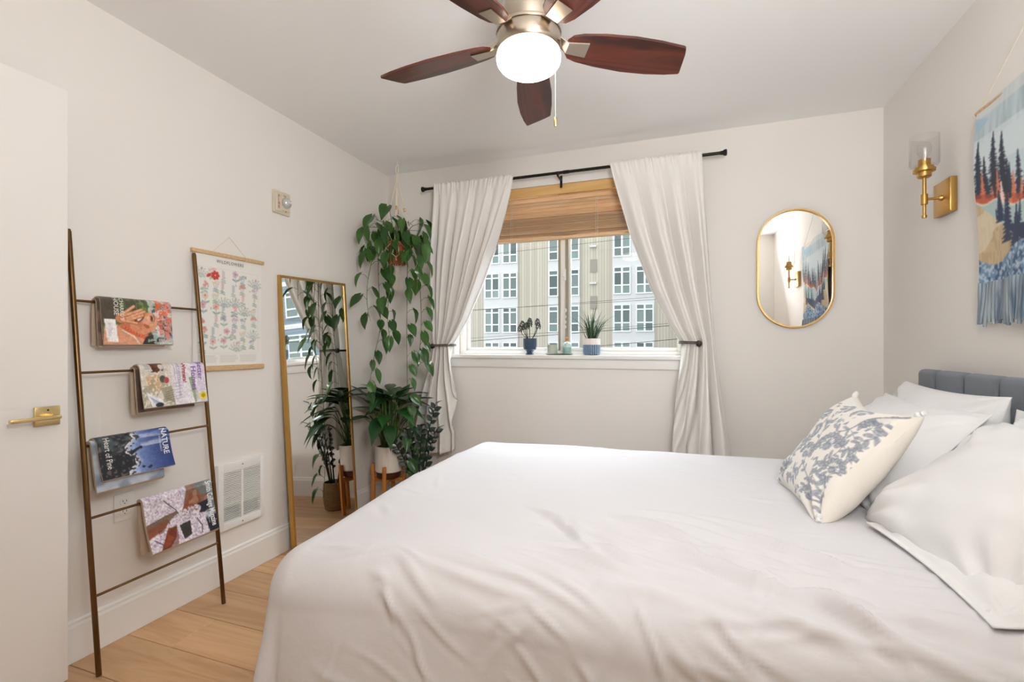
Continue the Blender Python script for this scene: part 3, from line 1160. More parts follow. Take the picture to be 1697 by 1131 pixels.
def curtain(label, side, zs, outer, inner, tie_z, hook_frac, nfold, seed):
    """outer / inner: edge x as a function of z; fold pattern follows the cloth so the pleats converge on the holdback"""
    g = random.Random(seed)
    ph = [g.uniform(0, 6.28) for _ in range(6)]
    zb = 0.415

    def pleat(th):          # rounded fold with a narrow crease behind it
        return 1 - 2 * abs(math.sin(th / 2)) ** 0.55

    def xs_at(z):
        return interp(z, zs[::-1], outer[::-1]), interp(z, zs[::-1], inner[::-1])

    def fn(s, t):
        z = 2.288 - t * (2.288 - zb)
        xo, xi = xs_at(z)
        # gathers bunch up towards the holdback, with the free outer part kept flat
        near = math.exp(-((z - tie_z) / 0.30) ** 2)
        w = abs(xi - xo)
        sp = s + 0.018 * math.sin(2 * math.pi * nfold * s + ph[0]) * (1 - near * .5)
        x = xo + (xi - xo) * sp
        topf = math.exp(-((2.27 - z) / 0.06) ** 2)
        belly = min(1.0, (2.29 - z) / 0.5)
        below = max(0.0, (tie_z - z) / 0.6)
        amp = (0.008 + 0.044 * belly) * (1 - 0.45 * near) + 0.014 * min(1, below)
        if z < tie_z:
            nf = nfold * (1 - 0.35 * min(1, below))
        else:
            nf = nfold
        y = RY - 0.010 + amp * (1 - 0.75 * topf) * (pleat(2 * math.pi * nf * s + ph[1] + 0.9 * math.sin(3.1 * s + ph[2]))
                                + 0.25 * math.sin(2 * math.pi * nf * 1.9 * s + ph[3] + 1.2 * t))
        y += topf * 0.004 * math.sin(2 * math.pi * 22 * s + ph[4])
        # cloth swings out in front where the rod hides in its pocket
        y -= 0.014 * topf
        y += near * (0.035 * (1 - s))       # pulled back to the hook in the wall
        zz = z + (0.005 * math.sin(2 * math.pi * 23 * s + ph[5]) + 0.003 * math.sin(2 * math.pi * 41 * s)) * (1.0 if t < 0.006 else 0.0)
        zz += 0.012 * math.sin(5 * s + ph[2]) * t
        return (x, min(y, YB - 0.012), zz)
    mb = MB().grid(fn, 150, 150)
    o = obj('curtain', mb, M_linen, None, smooth=True, angle=180, recalc=False)
    sol = o.modifiers.new('thickness', 'SOLIDIFY')
    sol.thickness = 0.0018
    tag(o, label, 'curtain', 'linen curtains')
    return o


zl = [2.29, 2.057, 1.859, 1.579, 1.334, 1.20, 1.15, 1.05, 0.83, 0.60, 0.40]
curtain('off-white linen curtain tied back on the left of the window beside the hanging plant', -1, zl,
        [-1.63, -1.632, -1.634, -1.636, -1.640, -1.640, -1.634, -1.645, -1.695, -1.735, -1.745],
        [-1.015, -1.084, -1.149, -1.259, -1.372, -1.455, -1.492, -1.487, -1.462, -1.452, -1.450], 1.15, 0, 4.6, 3)
zr = [2.29, 2.10, 1.814, 1.495, 1.274, 1.20, 1.166, 1.06, 0.83, 0.55, 0.40]
curtain('off-white linen curtain tied back on the right of the window beside the oval mirror', 1, zr,
        [0.138, 0.150, 0.166, 0.184, 0.200, 0.204, 0.206, 0.216, 0.245, 0.291, 0.300],
        [-0.400, -0.349, -0.269, -0.152, -0.045, 0.000, 0.018, 0.012, -0.012, -0.033, -0.04], 1.166, 0.6, 4.2, 8)


def holdback(label, hx, ix, z, s):
    t = thing('curtain_holdback', label, 'holdback', (hx, YB, z), 'curtain holdbacks')
    obj('knob', MB().lathe([(0, 0), (0.008, 0.001), (0.008, 0.09), (0.017, 0.098), (0.019, 0.110), (0.015, 0.120), (0, 0.122)], seg=16,
                           M=Matrix.Translation((hx, YB, z)) @ Matrix.Rotation(R_(90), 4, 'X')), M_dark, t, smooth=True)
    pts = [(hx, 3.0, z)] + [(hx + (ix - hx) * u, 2.945 + 0.05 * (2 * u - 1) ** 4 * (u > .5), z + 0.004 * u) for u in (0.12, 0.35, 0.6, 0.85, 1.0)] + [(ix + 0.004 * s, 3.03, z + 0.004)]
    tb = MB()
    sm = smoothcurve(pts, 24)
    tb.tube(sm, 0.0042, 8)
    tb.tube([p + Vector((0, 0, 0.009)) for p in sm], 0.0036, 8)
    obj('tie_cord', tb, mat('leather_cord', '5a4b46', 0.6), t, smooth=True)


holdback('dark holdback knob with cord around the left curtain', -1.642, -1.480, 1.15, 1)
holdback('dark holdback knob with cord around the right curtain', 0.112, 0.008, 1.166, -1)

# ------------------------------------------------------------------ wooden blind
bl = thing('wooden_blind', 'half-raised wooden slat blind with a plain valance in the window', 'blind', (-0.735, 3.15, 1.87))
obj('valance', MB().rbox((WX0 + 0.006, 3.108, 2.172), (WX1 - 0.006, 3.122, 2.234), 0.003), M_valance, bl)
obj('headrail', MB().rbox((WX0 + 0.01, 3.124, 2.185), (WX1 - 0.01, 3.172, 2.232), 0.003), M_valance, bl)
sl_me = meshdata('slat', MB().rbox((WX0 + 0.012 + 0.735, -0.023, -0.0014), (WX1 - 0.012 + 0.735, 0.023, 0.0014), 0.001, 1), M_slat, smooth=False)
for k in range(6):
    inst('slat', sl_me, bl, Matrix.Translation((-0.735, 3.148, 2.158 - 0.0235 * k)) @ Matrix.Rotation(R_(66), 4, 'X'))
for k in range(22):
    inst('slat', sl_me, bl, Matrix.Translation((-0.735 + random.uniform(-.002, .002), 3.148 + random.uniform(-.002, .002), 2.032 - 0.0062 * k)) @ Matrix.Rotation(R_(random.uniform(-3, 3)), 4, 'X'))
obj('bottom_rail', MB().rbox((WX0 + 0.012, 3.124, 1.874), (WX1 - 0.012, 3.172, 1.891), 0.003), M_slat, bl)
for x in (-1.10, -0.51, -0.12):
    cd = MB().tube([(x, 3.122, 2.18), (x, 3.1215, 1.88)], 0.0011, 5).tube([(x + 0.012, 3.1225, 2.18), (x + 0.012, 3.1215, 1.88)], 0.0009, 5)
    for k in range(6):
        cd.tube([(x, 3.121, 2.148 - 0.0235 * k), (x + 0.012, 3.121, 2.145 - 0.0235 * k)], 0.0009, 5)
    obj('ladder_cord', cd, M_cord, bl)

# ------------------------------------------------------------------ oval mirror
om = thing('oval_mirror', 'pill-shaped wall mirror in a thin gold frame on the window wall', 'mirror', (0.625, YB, 1.26))


def pill(w, h, n=24):
    r = w / 2
    pts = []
    for k in range(n + 1):
        a = math.pi * k / n
        pts.append((r * math.cos(a), (h / 2 - r) + r * math.sin(a)))
    for k in range(n + 1):
        a = math.pi + math.pi * k / n
        pts.append((r * math.cos(a), -(h / 2 - r) + r * math.sin(a)))
    return pts


oc = (0.625, 1.594)


def ring(outer, inner, y0, y1, cx, cz):
    mb = MB()
    n = len(outer)
    vs = []
    for y in (y0, y1):
        vs += [(cx + u, y, cz + v) for u, v in outer] + [(cx + u, y, cz + v) for u, v in inner]
    fs = []
    for i in range(n):
        j = (i + 1) % n
        fs += [(i, j, n + j, n + i), (2 * n + i, 3 * n + i, 3 * n + j, 2 * n + j), (i, 2 * n + i, 2 * n + j, j), (n + i, n + j, 3 * n + j, 3 * n + i)]
    return mb.add(vs, fs)


po, pi_ = pill(0.387, 0.676), pill(0.371, 0.660)
obj('frame', ring(po, pi_, YB - 0.026, YB - 0.001, *oc), M_mgold, om, smooth=True)
mg = MB().prism(pill(0.373, 0.662), lambda u, v, d: (oc[0] + u, d, oc[1] + v), YB - 0.014, YB - 0.009)
obj('mirror_glass', mg, M_mirror, om)

# ------------------------------------------------------------------ sconces


def sconce(yc, label):
    zc = 1.765
    t = thing('wall_sconce', label, 'sconce', (XR, yc, zc), 'brass wall sconces by the bed')
    obj('backplate', MB().rbox((XR - 0.024, yc - 0.066, zc - 0.070), (XR, yc + 0.066, zc + 0.068), 0.002), M_gold, t, smooth=True)
    xr = 0.968
    ar = MB().tube([(XR - 0.022, yc, zc), (xr, yc, zc)], 0.0055, 12)
    ar.lathe([(0, 0), (0.012, 0), (0.011, 0.006), (0.007, 0.012), (0, 0.012)], seg=14, M=Matrix.Translation((XR - 0.024, yc, zc)) @ Matrix.Rotation(R_(-90), 4, 'Y'))
    obj('arm', ar, M_gold, t, smooth=True)
    b0 = (xr, yc, zc)
    obj('stem', MB().lathe([(0, -0.078), (0.009, -0.078), (0.009, -0.068), (0.006, -0.066), (0.006, -0.024), (0.012, -0.022), (0.012, 0.020), (0.007, 0.022), (0.007, 0.092), (0, 0.092)], b0, 16), M_gold, t, smooth=True)
    obj('socket_cup', MB().lathe([(0, 0.09), (0.020, 0.09), (0.024, 0.094), (0.024, 0.112), (0.037, 0.114), (0.038, 0.124), (0.031, 0.126), (0.031, 0.134), (0.021, 0.136), (0.021, 0.165), (0.0, 0.166)], b0, 28), M_gold, t, smooth=True)
    obj('glass_shade', MB().lathe([(0.030, 0.134), (0.046, 0.136), (0.050, 0.144), (0.050, 0.262), (0.048, 0.262), (0.048, 0.146), (0.043, 0.139), (0.030, 0.137)], b0, 32), M_shade, t, smooth=True)
    bu = obj('bulb', MB().lathe([(0.011, 0.166), (0.013, 0.175), (0.022, 0.19), (0.024, 0.215), (0.019, 0.232), (0.008, 0.239), (0, 0.24)], b0, 18), M_shade, t, smooth=True)
    obj('filament', MB().tube([(xr, yc, zc + 0.168), (xr, yc - 0.002, zc + 0.185), (xr, yc, zc + 0.215)], 0.003, 6), M_white, bu)


sconce(2.44, 'brass wall sconce with clear glass shade between oval mirror and tapestry')
sconce(1.16, 'brass wall sconce on the near side of the tapestry, seen in the oval mirror')

# ------------------------------------------------------------------ tapestry
def tapestry_canvas(w=190, h=190):
    cv = Canvas(w, h, 'c9d8de')
    g = random.Random(5)
    # sky washes
    n1 = cv.noise(1, 3, 40)
    n2 = cv.noise(2, 26, 18)
    cv.mix((cv.Y < 40) * np.clip((n1 - .3) * 1.6, 0, 1), '9fb3ba', 0.7)
    cv.mix((cv.Y < 12) * 1.0, 'e6e6e2', 0.6)
    cv.mix((cv.Y < 26) * (n2 > .55) * 1.0, '9cc3da', 0.6)
    cv.mix(((cv.Y > 34) & (cv.Y < 70)) * 1.0, 'dfe9ec', 0.7)

    def valley(x, hi, lo, c=0.42):
        d = abs(x / w - c) / max(c, 1 - c)
        return lo + (hi - lo) * min(1, d) ** 0.8

    def firs(base_hi, base_lo, col, hmin, hmax, n, c=0.42, al=1.0):
        pts = [(x, valley(x, base_hi, base_lo, c)) for x in range(-4, w + 6, 3)]
        cv.poly(pts + [(w + 5, valley(w, base_hi, base_lo, c) + 24), (w * c, base_lo + 30), (-5, valley(0, base_hi, base_lo, c) + 24)], col, al)
        for k in range(n):
            x = (k + g.uniform(.2, .8)) * w / n
            y = valley(x, base_hi, base_lo, c) + 6
            H = g.uniform(hmin, hmax)
            cv.line([(x, y), (x, y - H)], 1.3, col, al)
            m = int(H / 2.6)
            for i in range(m):
                f = i / m
                hw = (1 - f) ** 0.9 * H * 0.17 + 0.6
                yy2 = y - H * f
                sg = g.uniform(.7, 1.2)
                cv.poly([(x - hw * sg, yy2 + 1.6), (x, yy2 - 2.2), (x + hw * g.uniform(.7, 1.2), yy2 + 1.6)], col, al)
    firs(84, 122, '1d2638', 34, 74, 19)
    firs(90, 126, '222d45', 20, 50, 16)
    firs(88, 128, 'dc7850', 16, 38, 14)
    nz = cv.noise(4, 5, 12)
    low = np.array([[1.0 if valley(x, 84, 122) < y < valley(x, 96, 134) else 0.0 for x in range(w)] for y in range(h)])
    cv.mix(low * (nz > .5), 'b84d2b', 0.7)
    pts = [(x, valley(x, 93, 130) + 3 * math.sin(x / 6)) for x in range(-4, w + 6, 3)]
    cv.poly(pts + [(w + 5, h), (-5, h)], 'b3c8c5')
    cv.line(pts, 1.6, 'f0e4d2', .9)
    for x in (34, 70, 142):
        yv = valley(x, 97, 132)
        for i in range(10):
            cv.poly([(x - 6 * (1 - i / 10), yv - i * 3 + 4), (x, yv - i * 3), (x + 6 * (1 - i / 10), yv - i * 3 + 4)], 'f4d9c8')
    cv.mix((cv.noise(14, 9, 16) > .62) * np.array([[1.0 if y > valley(x, 95, 132) else 0.0 for x in range(w)] for y in range(h)]), '8fb0b2', .6)
    firs(128, 150, '20304f', 14, 36, 12, 0.5)
    # sandy hills rising from the sides
    nb = cv.noise(8, 2, 9)
    sand = np.array([[1.0 if y > 102 + 66 * max(0, 1 - (abs(x / w - .5) * 2) ** 1.6) else 0.0 for x in range(w)] for y in range(h)])
    cv.mix(sand, 'cdb68f', 1.0)
    cv.mix(sand * (nb > .55), 'b0946a', 0.45)
    cv.mix(sand * (cv.noise(12, 30, 14) > .6), 'e7dcc4', 0.6)
    for x, b0_, H in ((40, 150, 52), (30, 128, 34), (150, 150, 50), (52, 160, 44)):
        for i in range(12):
            f = i / 12
            hw = (1 - f) * H * .22
            cv.poly([(x - hw, b0_ - H * f + 3), (x, b0_ - H * f - 3), (x + hw, b0_ - H * f + 3)], '20304f')
    # crusty blue edge
    n9 = cv.noise(9, 4, 5)
    n10 = cv.noise(10, 2.4, 2.4)
    edge = (cv.Y > 164 + 8 * np.sin(cv.X / 13.0)) * 1.0
    cv.mix(edge, '6f8fae', 1.0)
    cv.mix(edge * (n9 > .5), '2f4a70', 0.8)
    cv.mix(edge * (n10 > .62), 'c9d6e0', 0.8)
    return cv


TY0, TY1 = 2.195, 1.405      # far edge, near edge
tap = thing('tapestry', 'hanging tapestry of dark firs and coral trees with a fringe, beside the sconce', 'tapestry', (XR, 1.8, 1.22))
obj('dowel', MB().tube([(XR - 0.016, TY0 + 0.012, 2.002), (XR - 0.016, TY1 - 0.012, 2.002)], 0.009, 12), M_oakrail, tap, smooth=True)
obj('hanging_string', MB().tube([(XR - 0.016, TY0 - 0.005, 2.008), (XR - 0.006, 1.8, 2.30), (XR - 0.016, TY1 + 0.005, 2.008)], 0.0014, 6), M_cord, tap)


def tap_fn(s, t):
    z = 2.012 - t * (2.012 - 1.375)
    y = TY0 + (TY1 - TY0) * s
    y += 0.012 * math.sin(t * 7) * (0.5 - s) * 2 + (0.030 * t * t) * (0.5 - s) * -1.2
    x = XR - 0.027 + 0.006 * math.sin(5.5 * t + 2) * math.sin(9 * s + 1) + 0.008 * t * math.sin(14 * s)
    return (min(x, XR - 0.006), y, z)


printed('cloth', tap_fn, tapestry_canvas(), print_mat(0.9, 0.15, 0.3), tap)
frm = [mat('fringe_slate', '5f7286', 0.95, var=(30, 'b9c3c9', (1, 1, .2))), mat('fringe_pale', 'aab4b8', 0.95, var=(25, '5d6f80', (1, 1, .2)))]
g = random.Random(3)
for k in range(42):
    s = (k + .5) / 42
    p0 = Vector(tap_fn(s, 1.0)) + Vector((0, 0, 0.004))
    dy = (0.5 - s) * 0.03 + g.uniform(-.004, .004)
    ln = g.uniform(0.135, 0.16)
    pts = [p0 + Vector((-0.002 + 0.003 * math.sin(k + u * 3), dy * u + 0.002 * math.sin(5 * u + k), -ln * u)) for u in (0, .25, .5, .75, 1)]
    obj('fringe_strand', MB().tube(pts, [0.006, 0.0065, 0.006, 0.0065, 0.005], 6), frm[g.randrange(2)], tap, smooth=True)

# ------------------------------------------------------------------ leaning floor mirror
fm = thing('floor_mirror', 'tall gold-framed floor mirror leaning against the left wall', 'mirror', (-2.0, 2.34, 0))
MA, MBt = Vector((-2.008, 2.100, 0.0)), Vector((-2.072, 2.052, 1.545))     # near bottom and near top corners of the front face
MC = Vector((-2.004, 2.645, 0.0))
upv = (MBt - MA)
mh = upv.length
upv.normalize()
acr = (MC - MA)
acr = (acr - upv * acr.dot(upv)).normalized()
nrm = acr.cross(upv).normalized()
if nrm.x < 0:
    nrm = -nrm
mw = 0.545


def mpt(u, v, d):
    return MA + acr * u + upv * v + nrm * d


fw, fd = 0.014, -0.028
fmb = MB()
for a, b2, c, d in ((0, 0, fw, mh), (mw - fw, 0, mw, mh), (fw, 0, mw - fw, fw), (fw, mh - fw, mw - fw, mh)):
    fmb.prism([(a, b2), (c, b2), (c, d), (a, d)], mpt, fd, 0.0)
obj('frame', fmb, M_mgold, fm)
obj('mirror_glass', MB().prism([(fw - .002, fw - .002), (mw - fw + .002, fw - .002), (mw - fw + .002, mh - fw + .002), (fw - .002, mh - fw + .002)], mpt, -0.012, -0.005), M_mirror, fm)

# ------------------------------------------------------------------ ladder and magazines
lad = thing('blanket_ladder', 'slim bronze leaning ladder rack holding magazines on its rungs', 'ladder', (-2.0, 1.33, 0))


def rail_pt(y0, y1, h, x0, x1, top):
    f = h / top
    return Vector((x0 + (x1 - x0) * f, y0 + (y1 - y0) * f, h))


N0, N1 = (1.094, 1.094), (1.585, 1.562)


def near_rail(h):
    return rail_pt(1.094, 1.092, h, -1.910, -2.074, 1.575)


def far_rail(h):
    return rail_pt(1.586, 1.563, h, -1.920, -2.074, 1.575)


for rl in (near_rail, far_rail):
    obj('rail', MB().tube([rl(0.001), rl(0.8), rl(1.565), rl(1.575)], [0.0085, 0.0085, 0.0085, 0.006], 12), M_bronze, lad, smooth=True)
RUNGS = (1.317, 1.057, 0.795, 0.542, 0.271)
for z in RUNGS:
    obj('rung', MB().tube([near_rail(z), far_rail(z)], 0.0048, 10), M_bronze, lad, smooth=True)


def mag_fn_maker(rz, y0, y1, drop, dx_out, tilt, curl, seed, off):
    """front flap: s along the rung (0 = near end), t from the rung downwards; off = extra standoff"""
    def fn(s, t):
        p = near_rail(rz).lerp(far_rail(rz), 0.5)
        y = y0 + (y1 - y0) * s
        fr_ = (y - near_rail(rz).y) / (far_rail(rz).y - near_rail(rz).y)
        base = near_rail(rz).lerp(far_rail(rz), fr_)
        r = 0.0075 + off
        L = drop
        a = t * L
        q = r * 0.9
        if a < q * math.pi / 2:
            th = a / q
            x = base.x + r * math.sin(th)
            z = rz + r * math.cos(th)
        else:
            e = a - q * math.pi / 2
            x = base.x + r + dx_out * (e / L) + curl * (e / L) ** 2 + 0.003 * math.sin(3 * s + seed) * (e / L)
            z = rz - e
        y += tilt * t
        return Vector((x, y, z))
    return fn


def magazine(label, rz, y0, y1, drop, cv, texts, tilt=0.015, curl=0.01, dx=0.004, off=0.0, seed=0, thick=0.006, back=0.16):
    t = thing('magazine', label, 'magazine', (near_rail(rz).x, (y0 + y1) / 2, rz), 'magazines hung over the ladder rungs')
    grain = 0.65 * cv.noise(seed + 70, 2.0, 2.0) + 0.35 * cv.noise(seed + 90, 7, 7)
    cv.a = np.clip(cv.a * (0.86 + 0.28 * grain)[..., None], 0, 1)       # printed halftone and photographic texture
    fn = mag_fn_maker(rz, y0, y1, drop, dx, tilt, curl, seed, off + thick)
    fin = mag_fn_maker(rz, y0 + .001, y1 - .001, drop - 0.004, dx * .7, tilt, curl, seed, off)
    printed('cover', fn, cv, print_mat(0.28, coat=0.25), t)
    # page block between cover and rung
    nu, nv = 6, 26
    pg = MB()
    A = [fn(i / nu, j / nv) - Vector((0.0006, 0, 0.0002)) for j in range(nv + 1) for i in range(nu + 1)]
    B = [fin(i / nu, j / nv) for j in range(nv + 1) for i in range(nu + 1)]
    n = len(A)
    fs = []
    for j in range(nv):
        for i in range(nu):
            a = j * (nu + 1) + i
            fs += [(a, a + 1, a + nu + 2, a + nu + 1), (n + a, n + a + nu + 1, n + a + nu + 2, n + a + 1)]
    bd = [i for i in range(nu)] + [j * (nu + 1) + nu for j in range(nv)] + [nv * (nu + 1) + nu - i for i in range(nu)] + [(nv - j) * (nu + 1) for j in range(nv)]
    for a, b2 in zip(bd, bd[1:] + bd[:1]):
        fs.append((a, b2, n + b2, n + a))
    pg.add(A + B, fs)
    obj('pages', pg, M_paper, t)
    # rear half, hanging behind the rung
    def rear(off_):
        def f2(s, tt):
            p = fn(s, tt)
            fr_ = (p.y - near_rail(rz).y) / (far_rail(rz).y - near_rail(rz).y)
            bx = near_rail(rz).lerp(far_rail(rz), fr_).x
            a = tt * back
            q = (0.0075 + off_) * 0.9
            if a < q * math.pi / 2:
                th = a / q
                return Vector((bx - (0.0075 + off_) * math.sin(th), p.y, rz + (0.0075 + off_) * math.cos(th)))
            e = a - q * math.pi / 2
            return Vector((max(bx - (0.0075 + off_) - 0.006 * e / back, XL + 0.004 + .002 * (thick - off_)), p.y, rz - e))
        return f2
    r1, r0 = rear(off + thick * 0.8), rear(off)
    A = [r1(i / nu, j / nv) for j in range(nv + 1) for i in range(nu + 1)]
    B = [r0(i / nu, j / nv) for j in range(nv + 1) for i in range(nu + 1)]
    obj('back_half', MB().add(A + B, fs), M_paper, t)
    for (txt, s0, t0, length, cap, colr, bold) in texts:
        mb = MB()
        W, D = abs(y1 - y0), drop

        def place(a, b2, s0=s0, t0=t0):
            # lettering reads downwards, letter tops point to the far end of the rung
            s = s0 + b2 / W
            tt = t0 + a / D
            p = fn(min(max(s, 0), 1), min(max(tt, 0), 1))
            return p + Vector((0.0009, 0, 0.0003))
        letter(mb, txt, place, length=length, sy=cap, bold=bold)
        key = 'ink_' + colr
        m = bpy.data.materials.get(key) or mat(key, colr, 0.35)
        obj('cover_lettering', mb, m, t, recalc=False)
    return t


# cover pictures ---------------------------------------------------------------
def cover_face():
    w, h = 150, 100
    cv = Canvas(w, h, '4b4c3a')
    n1, n2, n3 = cv.noise(1, 14, 10), cv.noise(2, 5, 5), cv.noise(3, 9, 9)
    cv.mix((n1 > .5) * 1.0, '5f7440', .7)
    cv.mix((cv.X > 70) * (n2 > .55) * (cv.Y < 40), '7f9a55', .7)
    cv.poly([(0, 0), (34, 0), (30, 45), (18, 62), (0, 62)], '54483f', .85)
    cv.mix(((cv.X > 96) & (cv.Y < 36)) * (n2 > .35), 'cfd2da', .8)
    # flowers and lace at the crown
    cv.poly([(104, 34), (128, 18), (150, 10), (150, 100), (112, 100), (98, 70)], 'b9a7a4', .9)
    cv.mix(((cv.X > 104) & (cv.Y > 15)) * (n2 > .58), '4a4a58', .85)
    cv.mix(((cv.X > 108)) * (n3 > .62), 'e9d9d4', .8)
    cv.mix(((cv.X > 112)) * (n2 < .30), 'e0714c', .9)
    # shoulder, neck, face lying on its side
    cv.poly([(0, 100), (4, 66), (30, 60), (60, 74), (88, 86), (78, 100)], 'd99a78')
    cv.poly([(30, 62), (60, 52), (96, 62), (92, 86), (60, 84)], 'c9744e')
    cv.ell(86, 56, 32, 22, 'd9906c', -0.35)
    cv.ell(98, 52, 17, 15, 'e3a684', -0.3, .8, 6)
    cv.ell(76, 47, 15, 6, '6d3426', -0.7)
    cv.ell(78, 45, 9, 3.2, 'e6d8d2', -0.8)
    cv.ell(103, 45, 2.6, 5.5, '7d4a3a', 0.35)
    cv.line([(101, 40), (105, 45), (104, 51)], 1.6, '2c1d1c')
    cv.line([(108, 38), (110, 45), (108, 51)], 1.4, '5a3a30')
    cv.ell(92, 50, 7, 10, 'edb795', 0.2, .6, 5)
    cv.ell(80, 60, 10, 7, 'c77a55', 0.2, .6, 5)
    cv.ell(91, 62, 7, 4, 'b8663f', 0.4)
    # hand with fingers
    cv.ell(44, 46, 17, 11, 'cf875f', -0.2)
    for (x0, y0, x1, y1) in ((38, 42, 66, 22), (46, 42, 82, 28), (50, 47, 88, 32), (50, 52, 84, 40), (40, 52, 70, 57)):
        cv.line([(x0, y0), (x1, y1)], 6.6, 'b36a48')
        cv.line([(x0, y0 - .8), (x1, y1 - .8)], 4.6, 'e5aa84')
    # beads and dark blouse with leaves
    for k in range(8):
        cv.ell(44 + 5.6 * k, 66 + 2.9 * k, 3.1, 3.1, 'd4542e')
        cv.ell(43.2 + 5.6 * k, 65 + 2.9 * k, 1.1, 1.1, 'f0a286')
    cv.poly([(78, 100), (88, 84), (112, 78), (118, 100)], '2b2c28')
    for k in range(5):
        cv.leaf(92 + 4 * k, 96 - 2 * (k % 3), 8, 4, -1.2 + .5 * k, '9aa48e')
    cv.mix(((cv.X > 104) & (cv.Y > 76)) * (n3 > .4), 'bcd0cf', .8)
    cv.line([(40, 72), (62, 84), (72, 100)], 3, 'e6d3c4')
    # address slip
    cv.poly([(5, 50), (27, 50), (29, 96), (8, 95)], 'f5f1ee')
    for k in range(3):
        cv.line([(13 + 3 * k, 58), (13 + 3 * k, 84 - 6 * k)], .8, '9a9494', .8)
    return cv


def cover_home():
    w, h = 150, 100
    cv = Canvas(w, h, 'e9e4ea')
    n1, n2 = cv.noise(5, 8, 8), cv.noise(6, 4, 4)
    cv.poly([(0, 0), (70, 0), (66, 60), (70, 100), (0, 100)], 'ddd4c8')
    cv.poly([(22, 2), (52, 0), (50, 12), (36, 26), (24, 18)], '6a3d28')
    cv.mix(((cv.X > 22) & (cv.X < 50) & (cv.Y < 24)) * (n2 > .6), '3c2218', .8)
    cv.ell(45, 13, 6, 6, 'd9cfc8')
    cv.rect(8, 3, 22, 20, 'f3f1ef')
    for k in range(7):
        cv.line([(10 + k * 1.8, 5), (10 + k * 1.8, 18)], .7, '555555', .8)
    cv.poly([(10, 34), (40, 28), (50, 56), (30, 74), (14, 60)], 'd4b48c')
    cv.mix(((cv.X < 70) & (cv.Y > 40)) * (n1 > .55), '98917a', .6)
    cv.mix(((cv.X < 70) & (cv.Y > 28)) * (n2 > .68), 'ece5da', .8)
    cv.ell(47, 40, 7, 8, '4f5d50')
    cv.ell(55, 43, 6, 7, 'b9504a')
    cv.poly([(40, 60), (66, 56), (70, 92), (48, 88)], 'a9a088')
    for k in range(6):
        cv.line([(50, 70 + 5 * k), (70, 66 + 5 * k)], 1.3, '70705f', .8)
    cv.poly([(8, 66), (44, 88), (40, 100), (18, 100)], 'f0eff2')
    for k in range(5):
        cv.line([(14 + 4 * k, 76 + 3 * k), (30 + 4 * k, 98)], 1.1, '6f86a8', .7)
    cv.ell(34, 96, 9, 5, '2b2b30')
    for k in range(5):
        cv.line([(74 + 6 * k, 6), (76 + 6 * k, 44 + 3 * (k % 2))], 1.3, '8fa79b' if k % 2 else 'a08a8a', .65)
    for k in range(6):
        cv.line([(74, 52 + 7 * k), (90, 50 + 7 * k)], 1.6, '9a9aa8', .55)
    cv.poly([(108, 40), (118, 38), (132, 92), (118, 100)], '9fb089')
    cv.mix(((cv.X > 122)) * 1.0, 'ded3ea', .7)
    cv.ell(140, 85, 9.5, 9.5, 'ead13c')
    cv.ell(140, 85, 5, 5, 'b59e1e')
    return cv


def cover_nature():
    w, h = 150, 100
    cv = Canvas(w, h, '3e63b4')
    t = np.clip((cv.X - 70) / 80, 0, 1)
    for c in range(3):
        a = np.array([0.60, 0.70, 0.88])[c]
        b2 = np.array([0.12, 0.20, 0.46])[c]
        cv.a[..., c] = a * (1 - t ** .6) + b2 * t ** .6
    n1, n2, n3 = cv.noise(7, 30, 5), cv.noise(8, 4, 4), cv.noise(9, 12, 8)
    cv.mix(((cv.X > 84) & (cv.Y < 42)) * np.clip((n1 - .5) * 3, 0, 1), 'c6d4ec', .75)
    edge = 60 + 9 * np.sin(cv.Y / 9.0) + 8 * (n2 - .5)
    cv.mix((cv.X < edge + 16) * np.clip((edge + 16 - cv.X) / 14, 0, 1), 'e8e0dc', .9)
    cv.mix((cv.X < edge) * 1.0, '20252b', 1)
    cv.mix((cv.X < edge - 4) * (cv.Y < 40) * np.clip((n3 - .35) * 2, 0, 1), '5d6f72', .7)
    cv.mix((cv.X < edge) * (n2 > .75), 'd9b3a4', .35)
    cv.mix(((cv.X > edge - 6) & (cv.X < edge + 12)) * (n2 > .60), '2a2a30', .85)
    cv.poly([(60, 50), (72, 44), (82, 40), (84, 44), (74, 50), (62, 58)], '1b1c22')
    cv.ell(84, 43, 3.4, 3.4, '1b1c22')
    for x, y in ((82, 88), (94, 92), (97, 90)):
        cv.ell(x, y, 3.4, 2.6, '1d2430')
    for k in range(7):
        cv.line([(26, 36 + 2.4 * k), (44 + (k % 3), 34 + 2.4 * k)], .8, '8d8d90', .5)
    return cv


